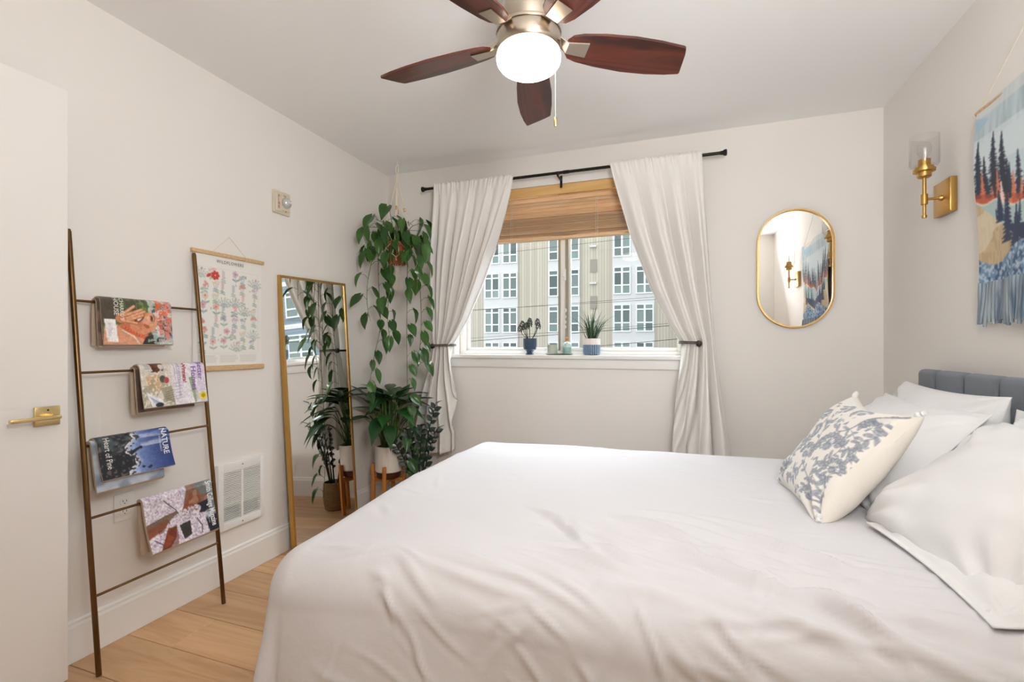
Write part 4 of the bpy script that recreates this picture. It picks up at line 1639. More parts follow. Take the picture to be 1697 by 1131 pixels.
def cover_blossom():
    w, h = 150, 105
    cv = Canvas(w, h, 'd9cdda')
    n1, n2, n3 = cv.noise(10, 2.2, 2.2), cv.noise(11, 12, 9), cv.noise(12, 3, 3)
    cv.mix((n1 > .55) * 1.0, 'f2ecf2', .9)
    cv.mix((n1 < .25) * 1.0, 'a892b2', .7)
    cv.poly([(92, 0), (150, 0), (150, 60), (118, 56), (70, 54), (80, 38)], '8d6a58')
    cv.poly([(70, 56), (98, 16), (120, 30), (118, 46), (84, 58)], '94563c', .9)
    cv.poly([(104, 0), (150, 0), (150, 30), (122, 26)], '75807d')
    cv.mix(((cv.X > 92) & (cv.Y < 46)) * (n2 > .6), 'c2a48a', .5)
    cv.poly([(108, 44), (138, 40), (150, 48), (150, 68), (112, 62)], '2c3238')
    cv.poly([(0, 54), (40, 46), (64, 44), (66, 52), (40, 66), (0, 78)], '7d6a58')
    cv.poly([(0, 62), (44, 54), (40, 68), (0, 80)], '8f4e38', .8)
    m = np.exp(-(((cv.X - 76) / 44) ** 2 + ((cv.Y - 62 + .25 * (cv.X - 76)) / 17) ** 2) * 1.2)
    cv.mix((m > .35) * (n3 > .42), 'e9dfe8', .95)
    cv.mix((m > .35) * (n1 > .7), '9d93a8', .8)
    cv.poly([(40, 70), (58, 72), (52, 92), (36, 105), (18, 105), (32, 84)], '93482c')
    cv.mix(((cv.X > 20) & (cv.X < 58) & (cv.Y > 70)) * (n2 > .55), '5a2a1c', .5)
    cv.poly([(64, 72), (88, 70), (86, 96), (68, 100)], '3a3a36')
    cv.line([(40, 18), (62, 42), (66, 50)], 1.6, '4a4048')
    cv.line([(10, 84), (22, 94), (26, 105)], 1.4, '4a4048')
    cv.line([(104, 70), (112, 88), (108, 100)], 1.8, '3c343c')
    cv.poly([(136, 0), (150, 0), (150, 60), (138, 60)], '8d9ca2', .8)
    cv.poly([(124, 76), (150, 70), (150, 105), (126, 105)], '2a2c31')
    cv.poly([(126, 62), (150, 58), (150, 74), (126, 80)], 'a9b3bd', .7)
    return cv


def cover_plain(c1, c2, seed):
    cv = Canvas(40, 30, c1)
    cv.mix((cv.noise(seed, 8, 6) > .55) * 1.0, c2, .8)
    return cv


M1 = magazine('magazine with a smiling face and coral title on the top ladder rung', RUNGS[0], 1.163, 1.425, 0.190, cover_face(),
              [('CHARRO\'S', 0.245, 0.06, 0.085, 0.014, 'e9e4dc', .01), ('HOUSE', 0.165, 0.05, 0.070, 0.017, 'e9e4dc', .01),
               ('Better Homes', 0.895, 0.05, 0.165, 0.019, 'f0836a', .02), ('Gardens', 0.80, 0.28, 0.10, 0.019, 'e8744f', .02)],
              tilt=0.004, curl=0.012, off=0.010, seed=1, back=0.17)
magazine('thin magazine tucked behind the face cover on the top rung', RUNGS[0], 1.155, 1.40, 0.185, cover_plain('5a4a44', '8d6f60', 2), [],
         tilt=0.003, curl=0.004, off=0.001, seed=2, thick=0.007, back=0.175)
M2 = magazine('pale magazine with purple title and yellow sticker on the second rung', RUNGS[1], 1.282, 1.552, 0.185, cover_home(),
              [('Better', 0.875, 0.01, 0.085, 0.024, '8a5fb0', .015), ('Homes', 0.765, 0.14, 0.105, 0.024, '8a5fb0', .015),
               ('Winners!', 0.625, 0.05, 0.085, 0.016, 'b3262c', .025), ('100 GREAT MAKEOVERS', 0.545, 0.04, 0.150, 0.009, '9a86b8', .0)],
              tilt=0.012, curl=0.012, off=0.011, seed=3, back=0.18)
magazine('brown-edged magazine tucked behind the pale one on the second rung', RUNGS[1], 1.270, 1.50, 0.190, cover_plain('4a3a34', '7c5a48', 4), [],
         tilt=0.010, curl=0.002, off=0.001, seed=4, thick=0.008, back=0.19)
M3 = magazine('blue and black nature magazine on the third rung', RUNGS[2], 1.118, 1.376, 0.165, cover_nature(),
              [('NATURE', 0.875, 0.06, 0.105, 0.022, 'f2f4f6', .015), ('CONSERVANCY', 0.828, 0.20, 0.070, 0.007, 'dfe6f2', 0),
               ('Heart of Pine', 0.085, 0.09, 0.115, 0.021, 'eceae6', .0)],
              tilt=0.012, curl=0.030, off=0.013, seed=5, back=0.15)
magazine('silver-blue magazine hanging lower behind the nature one on the third rung', RUNGS[2], 1.106, 1.345, 0.195, cover_plain('8794a4', 'c3ccd6', 6), [],
         tilt=0.014, curl=0.008, off=0.001, seed=6, thick=0.010, back=0.18)
M4 = magazine('magazine with a cherry blossom cover on the fourth rung', RUNGS[3], 1.262, 1.552, 0.225, cover_blossom(),
              [('Smith College Magazine', 0.90, 0.05, 0.195, 0.027, 'f4f5f6', .015), ('SPRING', 0.86, 0.66, 0.04, 0.005, 'd9dcde', 0)],
              tilt=0.020, curl=0.030, off=0.001, seed=7, thick=0.011, back=0.22)

# ------------------------------------------------------------------ poster of flowers on the left wall
def poster_canvas():
    w, h = 150, 220
    cv = Canvas(w, h, 'efece6')
    g = random.Random(31)
    cv.line([(9, 26), (9, 190), (141, 190), (141, 26), (9, 26)], .8, 'c3c0ba', .6)
    greens = ['7f9486', '8fa396', '6f8a86', '93a59f', '7d8f92']
    reds = ['cf6a58', 'dc8f80', 'd9a596', 'c9574a', 'd9b8a0', 'b59ab0', '8c8fae', 'd6c49a', 'c98a98', '7f8fa0']

    def plant(cx, cy, kind):
        gr = greens[g.randrange(5)]
        rc = reds[g.randrange(10)]
        if kind == 0:
            for k in range(7):
                a = k * .9 + g.random()
                cv.leaf(cx, cy - 5, 7, 5, a, rc, .85)
            cv.ell(cx, cy - 5, 1.8, 1.8, 'b04038')
            cv.line([(cx, cy), (cx + 1, cy + 12)], 1, gr)
            cv.leaf(cx + 1, cy + 9, 9, 3.6, -.5, gr)
            cv.leaf(cx + 1, cy + 9, 9, 3.6, 3.6, gr)
        elif kind == 1:
            for k in range(3):
                bx = cx + (k - 1) * 5
                cv.line([(cx, cy + 12), (bx, cy - 4 - k)], .9, gr)
                for j in range(5):
                    cv.ell(bx + g.uniform(-2.5, 2.5), cy - 5 - k + g.uniform(-3, 3), 1.7, 1.4, rc, 0, .85)
            for k in range(4):
                cv.leaf(cx, cy + 4 + 2 * k, 7, 2.4, (.4 if k % 2 else 2.7), gr)
        elif kind == 2:
            cv.line([(cx, cy + 13), (cx, cy - 10)], .9, gr)
            for j in range(9):
                cv.ell(cx + (1.8 if j % 2 else -1.8), cy - 10 + 1.6 * j, 1.6, 1.2, rc, 0, .8)
            for k in range(4):
                cv.leaf(cx, cy + 5 + 2 * k, 6, 2.2, (.5 if k % 2 else 2.6), gr)
        elif kind == 3:
            for k in range(7):
                a = -1.57 + (k - 3) * .42
                cv.line([(cx, cy + 11), (cx + math.cos(a) * 15, cy + 11 + math.sin(a) * 17)], .8, gr)
                for j in range(3):
                    cv.leaf(cx + math.cos(a) * 5 * (j + 1), cy + 11 + math.sin(a) * 5.6 * (j + 1), 4.5, 1.8, a + .7, gr, .85)
            cv.ell(cx + 2, cy - 6, 2.2, 2.0, rc)
        else:
            for k in range(5):
                a = g.uniform(0, 6.3)
                cv.ell(cx + math.cos(a) * 3.5, cy - 4 + math.sin(a) * 3.5, 3.0, 2.6, rc, a, .8)
            cv.line([(cx, cy), (cx - 1, cy + 11)], .9, gr)
            for k in range(5):
                cv.leaf(cx - 1 + g.uniform(-1, 1), cy + 3 + 2 * k, 8, 3.4, (.3 if k % 2 else 2.9) + g.uniform(-.3, .3), gr)
    for r in range(7):
        for c in range(6):
            plant(20 + c * 22 + g.uniform(-5, 5), 40 + r * 22.5 + g.uniform(-5, 5), g.randrange(5))
    soft = cv.a.copy()
    cv.a = soft * 0.62 + np.array(cv.c('efece6')) * 0.38
    for k in range(26):
        x, y = g.uniform(14, 136), g.uniform(32, 184)
        cv.leaf(x, y, 5, 2, g.uniform(0, 6.3), greens[g.randrange(5)], .6)
    cv.leaf(35, 38, 10, 6, 2.5, 'c94438')
    for k in range(7):
        cv.ell(44 + 5.2 * math.cos(k * .9), 40 + 5.2 * math.sin(k * .9), 4, 3, 'cb4a3c', k * .9)
    for k in range(6):
        for q in range(3):
            x0 = 10 + 44 * q
            cv.line([(x0, 195 + 2.6 * k), (x0 + 40 - g.uniform(0, 8), 195 + 2.6 * k)], .7, 'a9a6a0', .6)
    return cv


PY0, PY1, PZ0, PZ1 = 1.560, 1.947, 1.045, 1.588
pos = thing('botanical_poster', 'white wildflower chart hung between two oak rails on the left wall', 'poster', (XL, (PY0 + PY1) / 2, PZ0))
PX = XL + 0.007
M_sheet = print_mat(0.75)
printed('sheet', lambda s, t: (PX + 0.001 * math.sin(5 * s), PY0 + 0.004 + (PY1 - PY0 - 0.008) * s, PZ1 - (PZ1 - PZ0) * t), poster_canvas(), M_sheet, pos)
for z0, z1, w in ((PZ1 - 0.006, PZ1 + 0.012, 0.0), (PZ0 - 0.010, PZ0 + 0.014, 0.0)):
    obj('hanger_rail', MB().rbox((XL + 0.0005, PY0 - 0.004, z0), (XL + 0.018, PY1 + 0.004, z1), 0.002), M_oakrail, pos, smooth=True)
obj('hanging_string', MB().tube([(XL + 0.008, PY0 + 0.10, PZ1 + 0.012), (XL + 0.004, (PY0 + PY1) / 2, 1.688), (XL + 0.008, PY1 - 0.10, PZ1 + 0.012)], 0.0011, 6), M_cord, pos)
tm = MB()
letter(tm, 'WILDFLOWERS', lambda a, b2: (PX + 0.0025, 1.680 + a, 1.551 + b2), length=0.150, sy=0.016, space=1.15)
obj('title_lettering', tm, mat('charcoal_ink', '5b5a56', 0.7), pos, recalc=False)

# ------------------------------------------------------------------ fire alarm strobe
fa = thing('fire_alarm', 'ivory fire alarm plate with clear strobe lens high on the left wall', 'alarm', (XL, 2.075, 1.885))
obj('plate', MB().rbox((XL, 2.018, 1.884), (XL + 0.014, 2.134, 2.010), 0.005, 3), M_ivory, fa, smooth=True)
obj('cover', MB().rbox((XL + 0.013, 2.022, 1.892), (XL + 0.026, 2.062, 2.002), 0.004, 3).rbox((XL + 0.013, 2.062, 1.905), (XL + 0.020, 2.128, 1.995), 0.003, 2), M_ivory, fa, smooth=True)
ln = MB().lathe([(0.030, 0), (0.030, 0.006), (0.026, 0.016), (0.015, 0.026), (0, 0.029)], seg=24, M=Matrix.Translation((XL + 0.019, 2.096, 1.950)) @ Matrix.Rotation(R_(90), 4, 'Y'))
lo_ = obj('strobe_lens', ln, mat('strobe_glass', 'c9cac8', 0.12, metal=0.3, coat=.5), fa, smooth=True)
obj('strobe_tube', MB().tube([(XL + 0.046, 2.085, 1.95), (XL + 0.049, 2.107, 1.95)], 0.004, 8), M_white, lo_, smooth=True)
obj('speaker_grille', MB().rbox((XL + 0.019, 2.076, 1.982), (XL + 0.021, 2.098, 1.992), 0.001), mat('grille_grey', 'b0a998', 0.6), fa)
obj('screw', MB().tube([(XL + 0.019, 2.096, 1.902), (XL + 0.0215, 2.096, 1.902)], 0.003, 10), M_fire, fa)
fl_ = MB()
for k, ch in enumerate('FIRE'):
    letter(fl_, ch, lambda a, b2, k=k: (XL + 0.0268, 2.035 + a, 1.968 - 0.0195 * k + b2), size=0.021, bold=.03)
obj('red_lettering', fl_, M_fire, fa, recalc=False)

# ------------------------------------------------------------------ wall heater
ht = thing('wall_heater', 'white louvred wall heater grille low on the left wall beside the ladder', 'heater', (XL, 1.815, 0.255))
hy0, hy1, hz0, hz1 = 1.680, 1.948, 0.256, 0.580
xo, xi = XL + 0.0005, XL + 0.022
fmb = MB()
iy_a, iy_m0, iy_m1, iy_b, iz0, iz1 = hy0 + 0.030, 1.808, 1.820, hy1 - 0.026, hz0 + 0.040, hz1 - 0.048
fmb.rbox((xo, hy0, hz0), (xi, iy_a, hz1), 0.004).rbox((xo, iy_b, hz0), (xi, hy1, hz1), 0.004)
fmb.rbox((xo, iy_a - .003, hz0), (xi, iy_b + .003, iz0), 0.004).rbox((xo, iy_a - .003, iz1), (xi, iy_b + .003, hz1), 0.004)
fmb.box((xo, iy_m0, iz0 - .002), (xi - 0.002, iy_m1, iz1 + .002))
obj('grille_frame', fmb, M_vent, ht, smooth=True)
obj('shade_backing', MB().box((xo, iy_a - .001, iz0 - .001), (xo + 0.004, iy_b + .001, iz1 + .001)), M_gap, ht)  # thin black sheet, the shade behind the louvres put into its colour
ns = 27
pit = (iz1 - iz0) / ns
sl = meshdata('louvre', MB().box((-0.006, -0.5, -0.5), (0.006, 0.5, 0.5)), M_vent, smooth=False)
for (a, b2) in ((iy_a, iy_m0), (iy_m1, iy_b)):
    for k in range(ns):
        low = k < 8
        zc = iz0 + (k + .5) * pit
        S = Matrix.Diagonal((0.9, b2 - a + .002, pit * (0.36 if low else 0.60), 1))
        inst('louvre', sl, ht, Matrix.Translation((xi - 0.010, (a + b2) / 2, zc)) @ S)
for z in (hz0 + 0.018, hz1 - 0.020):
    obj('screw', MB().tube([(xi - .001, 1.814, z), (xi + 0.0015, 1.814, z)], 0.0035, 10), mat('screw_grey', '8a8884', 0.4, metal=.6), ht)

# ------------------------------------------------------------------ outlet
ol = thing('wall_outlet', 'white double wall outlet behind the ladder', 'outlet', (XL, 1.282, 0.46))
obj('plate', MB().rbox((XL + .0005, 1.246, 0.457), (XL + 0.006, 1.318, 0.567), 0.003, 2), M_white, ol, smooth=True)
for zc in (0.532, 0.492):
    rc = obj('receptacle', MB().prism([(0.0165 * math.cos(k * .3142), max(-.0135, min(.0135, 0.0165 * math.sin(k * .3142)))) for k in range(20)],
                                      lambda u, v, d, zc=zc: (d, 1.282 + u, zc + v), XL + 0.006, XL + 0.0085), M_white, ol)
    sm_ = MB().box((XL + .0083, 1.2745, zc), (XL + .0088, 1.2765, zc + .008)).box((XL + .0083, 1.2875, zc), (XL + .0088, 1.2895, zc + .007))
    sm_.tube([(XL + .0083, 1.282, zc - .006), (XL + .0088, 1.282, zc - .006)], 0.0022, 8)
    obj('slots', sm_, M_gap, rc)

# ------------------------------------------------------------------ plants
def leafmat(name, c1, c2, rough=0.35, coat=0.2):
    m = mat(name, c1, rough, coat=coat)
    nt = m.node_tree
    oi = nn(nt, 'ShaderNodeObjectInfo')
    rp = nn(nt, 'ShaderNodeValToRGB')
    rp.color_ramp.elements[0].color = (*lin(c1), 1)
    rp.color_ramp.elements[1].color = (*lin(c2), 1)
    nt.links.new(oi.outputs['Random'], rp.inputs[0])
    nt.links.new(rp.outputs[0], nt.nodes['Principled BSDF'].inputs['Base Color'])
    tr = nn(nt, 'ShaderNodeBsdfTranslucent')
    nt.links.new(rp.outputs[0], tr.inputs[0])
    mx = nn(nt, 'ShaderNodeMixShader')
    mx.inputs[0].default_value = 0.18
    nt.links.new(nt.nodes['Principled BSDF'].outputs[0], mx.inputs[1])
    nt.links.new(tr.outputs[0], mx.inputs[2])
    nt.links.new(mx.outputs[0], nt.nodes['Material Output'].inputs[0])
    return m


M_pothos = leafmat('pothos_green', '264d1e', '47752f', 0.3, 0.3)
M_lily = leafmat('lily_green', '1d4322', '2f5f2c', 0.32, 0.3)
M_zz = leafmat('zz_green', '16281c', '24402a', 0.3, 0.35)
M_grass = leafmat('spiky_green', '26402d', '3f5c3c', 0.4, 0.1)
M_stem = mat('green_stem', '53702f', 0.5)
M_brstem = mat('brown_stem', '5f6a35', 0.6)


def leaf_geom(widths, fold=0.25, droop=0.25, cols=4, notch=0.0):
    """unit leaf along +Y, face +Z; widths = half widths along the length"""
    n = len(widths) - 1
    mb = MB()

    def fn(s, t):
        k = min(int(t * n), n - 1)
        f = t * n - k
        w = widths[k] * (1 - f) + widths[k + 1] * f
        u = (s - .5) * 2
        return (u * w, t - notch * abs(u) * max(0, 1 - t * 4), fold * abs(u) * w - droop * t * t + 0.02 * math.sin(9 * t) * abs(u))
    mb.grid(fn, cols, n)
    return mb


W_heart = [0.10, 0.34, 0.40, 0.36, 0.27, 0.15, 0.0]
W_lance = [0.015, 0.10, 0.155, 0.175, 0.16, 0.11, 0.045, 0.0]
W_oval = [0.02, 0.20, 0.26, 0.24, 0.15, 0.0]
ME_heart = [meshdata('leaf', leaf_geom(W_heart, 0.22 + .1 * k, 0.12 + .12 * k, notch=0.18), M_pothos) for k in range(3)]
ME_lance = [meshdata('leaf', leaf_geom(W_lance, 0.35, 0.15 + .22 * k), M_lily) for k in range(3)]
ME_oval = [meshdata('leaflet', leaf_geom(W_oval, 0.3, 0.10 + .1 * k, cols=2), M_zz) for k in range(2)]


def leaf_mat(p, tip, nrm, L, W=None):
    y = Vector(tip).normalized()
    z = Vector(nrm)
    z = (z - y * z.dot(y))
    z = z.normalized() if z.length > 1e-5 else y.orthogonal().normalized()
    x = y.cross(z)
    M = Matrix((x, y, z)).transposed().to_4x4()
    M = M @ Matrix.Diagonal((W or L, L, L, 1))
    M.translation = Vector(p)
    return M


def leaf_inst(name, me, parent, M):
    co = np.array([M @ v.co for v in me.vertices])
    dx = max(0.0, XMIN - 0.008 - co[:, 0].min())
    dy = max(0.0, co[:, 1].max() - YMAX - 0.015)
    return inst(name, me, parent, Matrix.Translation((dx, -dy, 0)) @ M)


# ---- hanging pothos
HX, HY = -1.844, 2.859
hang = thing('macrame_hanger', 'white macrame plant hanger with a tassel hooked to the ceiling corner', 'plant hanger', (HX, HY, 1.53))
obj('ceiling_hook', MB().tube(smoothcurve([(HX, HY, 2.446), (HX, HY, 2.425), (HX + .008, HY, 2.412), (HX, HY, 2.402), (HX - .008, HY, 2.412)], 16), 0.002, 8), M_white, hang, smooth=True)
hloop = [(HX + 0.011 * math.sin(a), HY, 2.375 - 0.030 * math.cos(a)) for a in np.linspace(0, 2 * math.pi, 20)]
obj('loop', MB().tube(hloop, 0.0042, 8), M_cord, hang, smooth=True)
obj('wrap_knot', MB().tube([(HX, HY, 2.350), (HX, HY, 2.305)], 0.0075, 10), M_cord, hang, smooth=True)
PZR = 1.865     # pot rim
for k in range(4):
    a = R_(28 + 90 * k)
    d = Vector((math.cos(a), math.sin(a), 0))
    p0 = Vector((HX, HY, 2.305)) + d * 0.004
    p1 = Vector((HX, HY, 2.09)) + d * 0.052
    p2 = Vector((HX, HY, PZR + .01)) + d * 0.094
    p3 = Vector((HX, HY, 1.78)) + d * 0.096
    p4 = Vector((HX, HY, 1.70)) + d * 0.010
    cd = MB()
    for q in (-1, 1):
        o_ = Vector((-d.y, d.x, 0)) * 0.0035 * q
        cd.tube([p0 + o_ * .6, p1 + o_, p2 + o_ * 2, p3 + o_ * 6], 0.0037, 6)
        # the net of the cradle
        e = Vector((math.cos(a + q * .785), math.sin(a + q * .785), 0))
        cd.tube([p2 + d * .004, Vector((HX, HY, 1.815)) + e * 0.097, Vector((HX, HY, 1.755)) + d * 0.090, Vector((HX, HY, 1.70)) + e * .012], 0.0030, 6)
    co = obj('cord', cd, M_cord, hang, smooth=True)
    for zb in (2.105, 2.085):
        f = (2.305 - zb) / (2.305 - 2.09)
        obj('bead', MB().lathe([(0, -.009), (.007, -.006), (.0095, 0), (.007, .006), (0, .009)], p0.lerp(p1, min(f, 1)), 12), M_oakrail, co, smooth=True)
obj('tassel_knot', MB().lathe([(0, 1.665), (.017, 1.668), (.020, 1.685), (.015, 1.705), (0, 1.71)], (HX, HY, 0), 14), M_cord, hang, smooth=True)
g = random.Random(2)
ts = MB()
for k in range(26):
    a = k * 2.4
    r = 0.016 * math.sqrt(k / 26)
    ts.tube([(HX + r * math.cos(a), HY + r * math.sin(a), 1.675), (HX + 1.5 * r * math.cos(a), HY + 1.5 * r * math.sin(a), 1.61),
             (HX + 1.7 * r * math.cos(a), HY + 1.7 * r * math.sin(a), 1.535 + g.uniform(0, .012))], 0.0026, 5)
obj('tassel', ts, M_cord, hang, smooth=True)

poth = thing('hanging_pothos', 'trailing green pothos in a terracotta pot in the macrame hanger', 'plant', (HX, HY, 1.715))
obj('pot', MB().lathe([(0, 1.715), (0.058, 1.715), (0.084, 1.83), (0.092, 1.832), (0.092, 1.866), (0.084, 1.866), (0.080, 1.84), (0, 1.84)], (HX, HY, 0), 28), M_terra, poth, smooth=True)
obj('soil', MB().lathe([(0, 1.852), (0.081, 1.848), (0.081, 1.84), (0, 1.84)], (HX, HY, 0), 20), M_soil, poth)
g = random.Random(14)
XMIN, YMAX = XL + 0.02, YB - 0.03


def clampv(p):
    return Vector((max(p.x, XMIN), min(p.y, YMAX), max(p.z, 0.03)))


def vine(pts, n_leaf, L0, L1, seed, start=0.0, rad=0.0030, side=None, only=None):
    g = random.Random(seed)
    sm = [clampv(p) for p in smoothcurve(pts, 60)]
    obj('vine', MB().tube(sm, [rad * (1 - .5 * i / 60) for i in range(61)], 6), M_brstem, poth, smooth=True)
    pet = MB()
    for k in range(n_leaf):
        f = start + (1 - start) * (k + .6) / n_leaf
        i = min(int(f * 60), 59)
        p = sm[i]
        t = (sm[i + 1] - sm[i]).normalized()
        sgn = 1 if k % 2 else -1
        # leaves face the window and the room, tips droop
        az = R_(-40 + g.uniform(-55, 55)) if side is None else R_(side + g.uniform(-35, 35))
        if sgn < 0 and only is None:
            az += R_(150)
        out = Vector((math.cos(az), math.sin(az), 0))
        L = L0 + (L1 - L0) * g.random()
        st = p + out * L * g.uniform(.35, .55) + Vector((0, 0, L * g.uniform(.05, .35)))
        st = clampv(st)
        pet.tube([p, p.lerp(st, .5) + Vector((0, 0, .012)), st], 0.0014, 5)
        tip = out * g.uniform(.35, .85) + Vector((0, 0, -g.uniform(.55, 1.1)))
        nr = out * 0.7 + Vector((g.uniform(-.3, .6), g.uniform(-.9, 0.1), .5))
        # keep the tip out of the walls
        tw = st + tip.normalized() * L
        if tw.x < XMIN or tw.y > YMAX:
            tip = Vector((max(tip.x, 0.15) if tw.x < XMIN else tip.x, min(tip.y, -0.15) if tw.y > YMAX else tip.y, tip.z - .2))
        leaf_inst('leaf', ME_heart[g.randrange(3)], poth, leaf_mat(st, tip, nr, L, L * g.uniform(.64, .84)))
    obj('petioles', pet, M_stem, poth, smooth=True)['kind'] = 'stuff'


C = Vector((HX, HY, 1.85))
# crown: short shoots in every direction
cr_dirs = [(-150, .20, .12), (-120, .24, .05), (-95, .22, .13), (-70, .26, .02), (-45, .24, .10), (-20, .26, .06), (0, .22, -.03), (30, .15, .16),
           (180, .17, .08), (-165, .20, -.06), (-55, .20, -.12), (-110, .20, -.14), (-10, .26, .02), (70, .14, .2), (-80, .12, .2), (-135, .26, -.10), (-30, .30, -.08)]
for i, (az, r, dz) in enumerate(cr_dirs):
    d = Vector((math.cos(R_(az)), math.sin(R_(az)), 0))
    vine([C + d * .03, C + d * .09 + Vector((0, 0, .06 + dz * .4)), C + d * r + Vector((0, 0, dz))], 2 if i % 3 else 3, 0.095, 0.14, 100 + i, 0.5, side=az)
# long trailing vines
vine([C + Vector((.05, -.03, 0)), (-1.73, 2.80, 1.86), (-1.705, 2.765, 1.60), (-1.70, 2.75, 1.20), (-1.695, 2.75, 0.80), (-1.70, 2.735, 0.45), (-1.69, 2.70, 0.12)], 24, 0.075, 0.105, 1, 0.06, side=-25, only=1)
vine([C + Vector((.05, .0, 0)), (-1.68, 2.82, 1.83), (-1.63, 2.80, 1.55), (-1.615, 2.79, 1.25), (-1.64, 2.78, 0.98)], 14, 0.08, 0.115, 2, 0.1, side=-10, only=1)
vine([C + Vector((-.05, -.05, 0)), (-1.90, 2.73, 1.84), (-1.885, 2.70, 1.60), (-1.87, 2.70, 1.30), (-1.905, 2.67, 1.05), (-1.93, 2.64, 0.80)], 17, 0.07, 0.105, 3, 0.1, side=-20, only=1)
vine([C + Vector((-.05, .0, 0)), (-1.95, 2.78, 1.85), (-1.985, 2.73, 1.62), (-1.975, 2.70, 1.45), (-1.95, 2.70, 1.32)], 8, 0.085, 0.12, 4, 0.15, side=-100)
vine([C + Vector((.02, -.05, 0)), (-1.80, 2.72, 1.82), (-1.785, 2.69, 1.60), (-1.80, 2.68, 1.35), (-1.775, 2.68, 1.15)], 12, 0.08, 0.11, 5, 0.1, side=-60)
vine([C + Vector((.05, -.02, 0)), (-1.70, 2.74, 1.86), (-1.60, 2.70, 1.70), (-1.585, 2.69, 1.52)], 9, 0.085, 0.12, 6, 0.15, side=-20)

# ---- peace lily on a wooden stand
SX, SY = -1.878, 2.810
stand = thing('plant_stand', 'small bamboo plant stand with four legs in the corner', 'plant stand', (SX, SY, 0))
for k in range(4):
    a = R_(18 + 90 * k)
    x, y = SX + 0.107 * math.cos(a), SY + 0.107 * math.sin(a)
    M = Matrix.Translation((x, y, 0)) @ Matrix.Rotation(a, 4, 'Z')
    obj('leg', MB().rbox((-0.012, -0.012, 0.001), (0.012, 0.012, 0.345), 0.005, 2, M), M_bamboo, stand, smooth=True)
for k in range(2):
    a = R_(18 + 90 * k)
    M = Matrix.Translation((SX, SY, 0)) @ Matrix.Rotation(a, 4, 'Z')
    obj('crossbar', MB().rbox((-0.096, -0.011, 0.225 - 0.004 * k), (0.096, 0.011, 0.252), 0.003, 2, M), M_bamboo, stand, smooth=True)
lily = thing('peace_lily', 'dark green broad-leaved plant in a white pot on the bamboo stand', 'plant', (SX, SY, 0.253))
obj('pot', MB().lathe([(0, 0.297), (0.086, 0.297), (0.092, 0.303), (0.093, 0.470), (0.087, 0.472), (0.085, 0.455), (0, 0.45)], (SX, SY, 0), 36), M_pot, lily, smooth=True)
obj('pot_base', MB().lathe([(0, 0.253), (0.074, 0.253), (0.082, 0.262), (0.084, 0.297), (0, 0.297)], (SX, SY, 0), 32), M_saucer, lily, smooth=True)
obj('soil', MB().lathe([(0, 0.462), (0.085, 0.459), (0.085, 0.45), (0, 0.45)], (SX, SY, 0), 20), M_soil, lily)
g = random.Random(8)
for k in range(46):
    az = R_(k * 137.5 + g.uniform(-15, 15))
    d = Vector((math.cos(az), math.sin(az), 0))
    f = g.random()
    hgt = 0.16 + 0.20 * (1 - f) + g.uniform(-.02, .02)
    r = 0.05 + 0.13 * f
    base = Vector((SX, SY, 0.462)) + d * g.uniform(.01, .05)
    pe = Vector((SX, SY, 0.462 + hgt)) + d * r
    pe = clampv(pe)
    mid = base.lerp(pe, .55) + Vector((0, 0, 0.03))
    L = g.uniform(0.17, 0.235)
    up = 0.65 * (1 - f) - 0.35 * f
    tip = d * 1.0 + Vector((0, 0, up))
    tw = pe + tip.normalized() * L
    if tw.x < XMIN:
        tip.x = max(tip.x, -0.05 + (XMIN - pe.x) / L)
        tip.z += .5
    if tw.y > YMAX:
        tip.y = min(tip.y, (YMAX - pe.y) / L)
        tip.z += .5
    obj('petiole', MB().tube(smoothcurve([base, mid, pe], 8), 0.0028, 6), M_stem, lily, smooth=True)
    leaf_inst('leaf', ME_lance[g.randrange(3) if f < .6 else 2], lily, leaf_mat(pe, tip, Vector((0, 0, 1)) - d * .4, L, L * 1.3))

# ---- zz plant in a basket
ZX, ZY = -1.665, 2.84
bas = thing('seagrass_basket', 'small woven seagrass basket on the floor by the plant stand', 'basket', (ZX, ZY, 0))
prof = [(0, 0.004), (0.066, 0.002)]
for i in range(13):
    z = 0.006 + i * 0.0145
    r = 0.070 + 0.010 * math.sin(math.pi * (i + 1) / 14)
    prof += [(r + 0.003, z + 0.004), (r + 0.003, z + 0.010), (r, z + 0.0145)]
prof += [(0.068, 0.196), (0.066, 0.15), (0, 0.15)]
obj('weave', MB().lathe(prof, (ZX, ZY, 0), 30), M_basket, bas, smooth=True, angle=60)
zz = thing('zz_plant', 'dark glossy-leaved upright plant growing in the seagrass basket', 'plant', (ZX, ZY, 0.155))
obj('soil', MB().lathe([(0, 0.170), (0.062, 0.168), (0.062, 0.156), (0, 0.156)], (ZX, ZY, 0), 18), M_soil, zz)
g = random.Random(6)
stems = [(-12, .13, .60, 15), (-50, .12, .46, 13), (20, .10, .42, 12), (-85, .15, .44, 14), (-130, .20, .42, 14), (165, .12, .38, 10)]
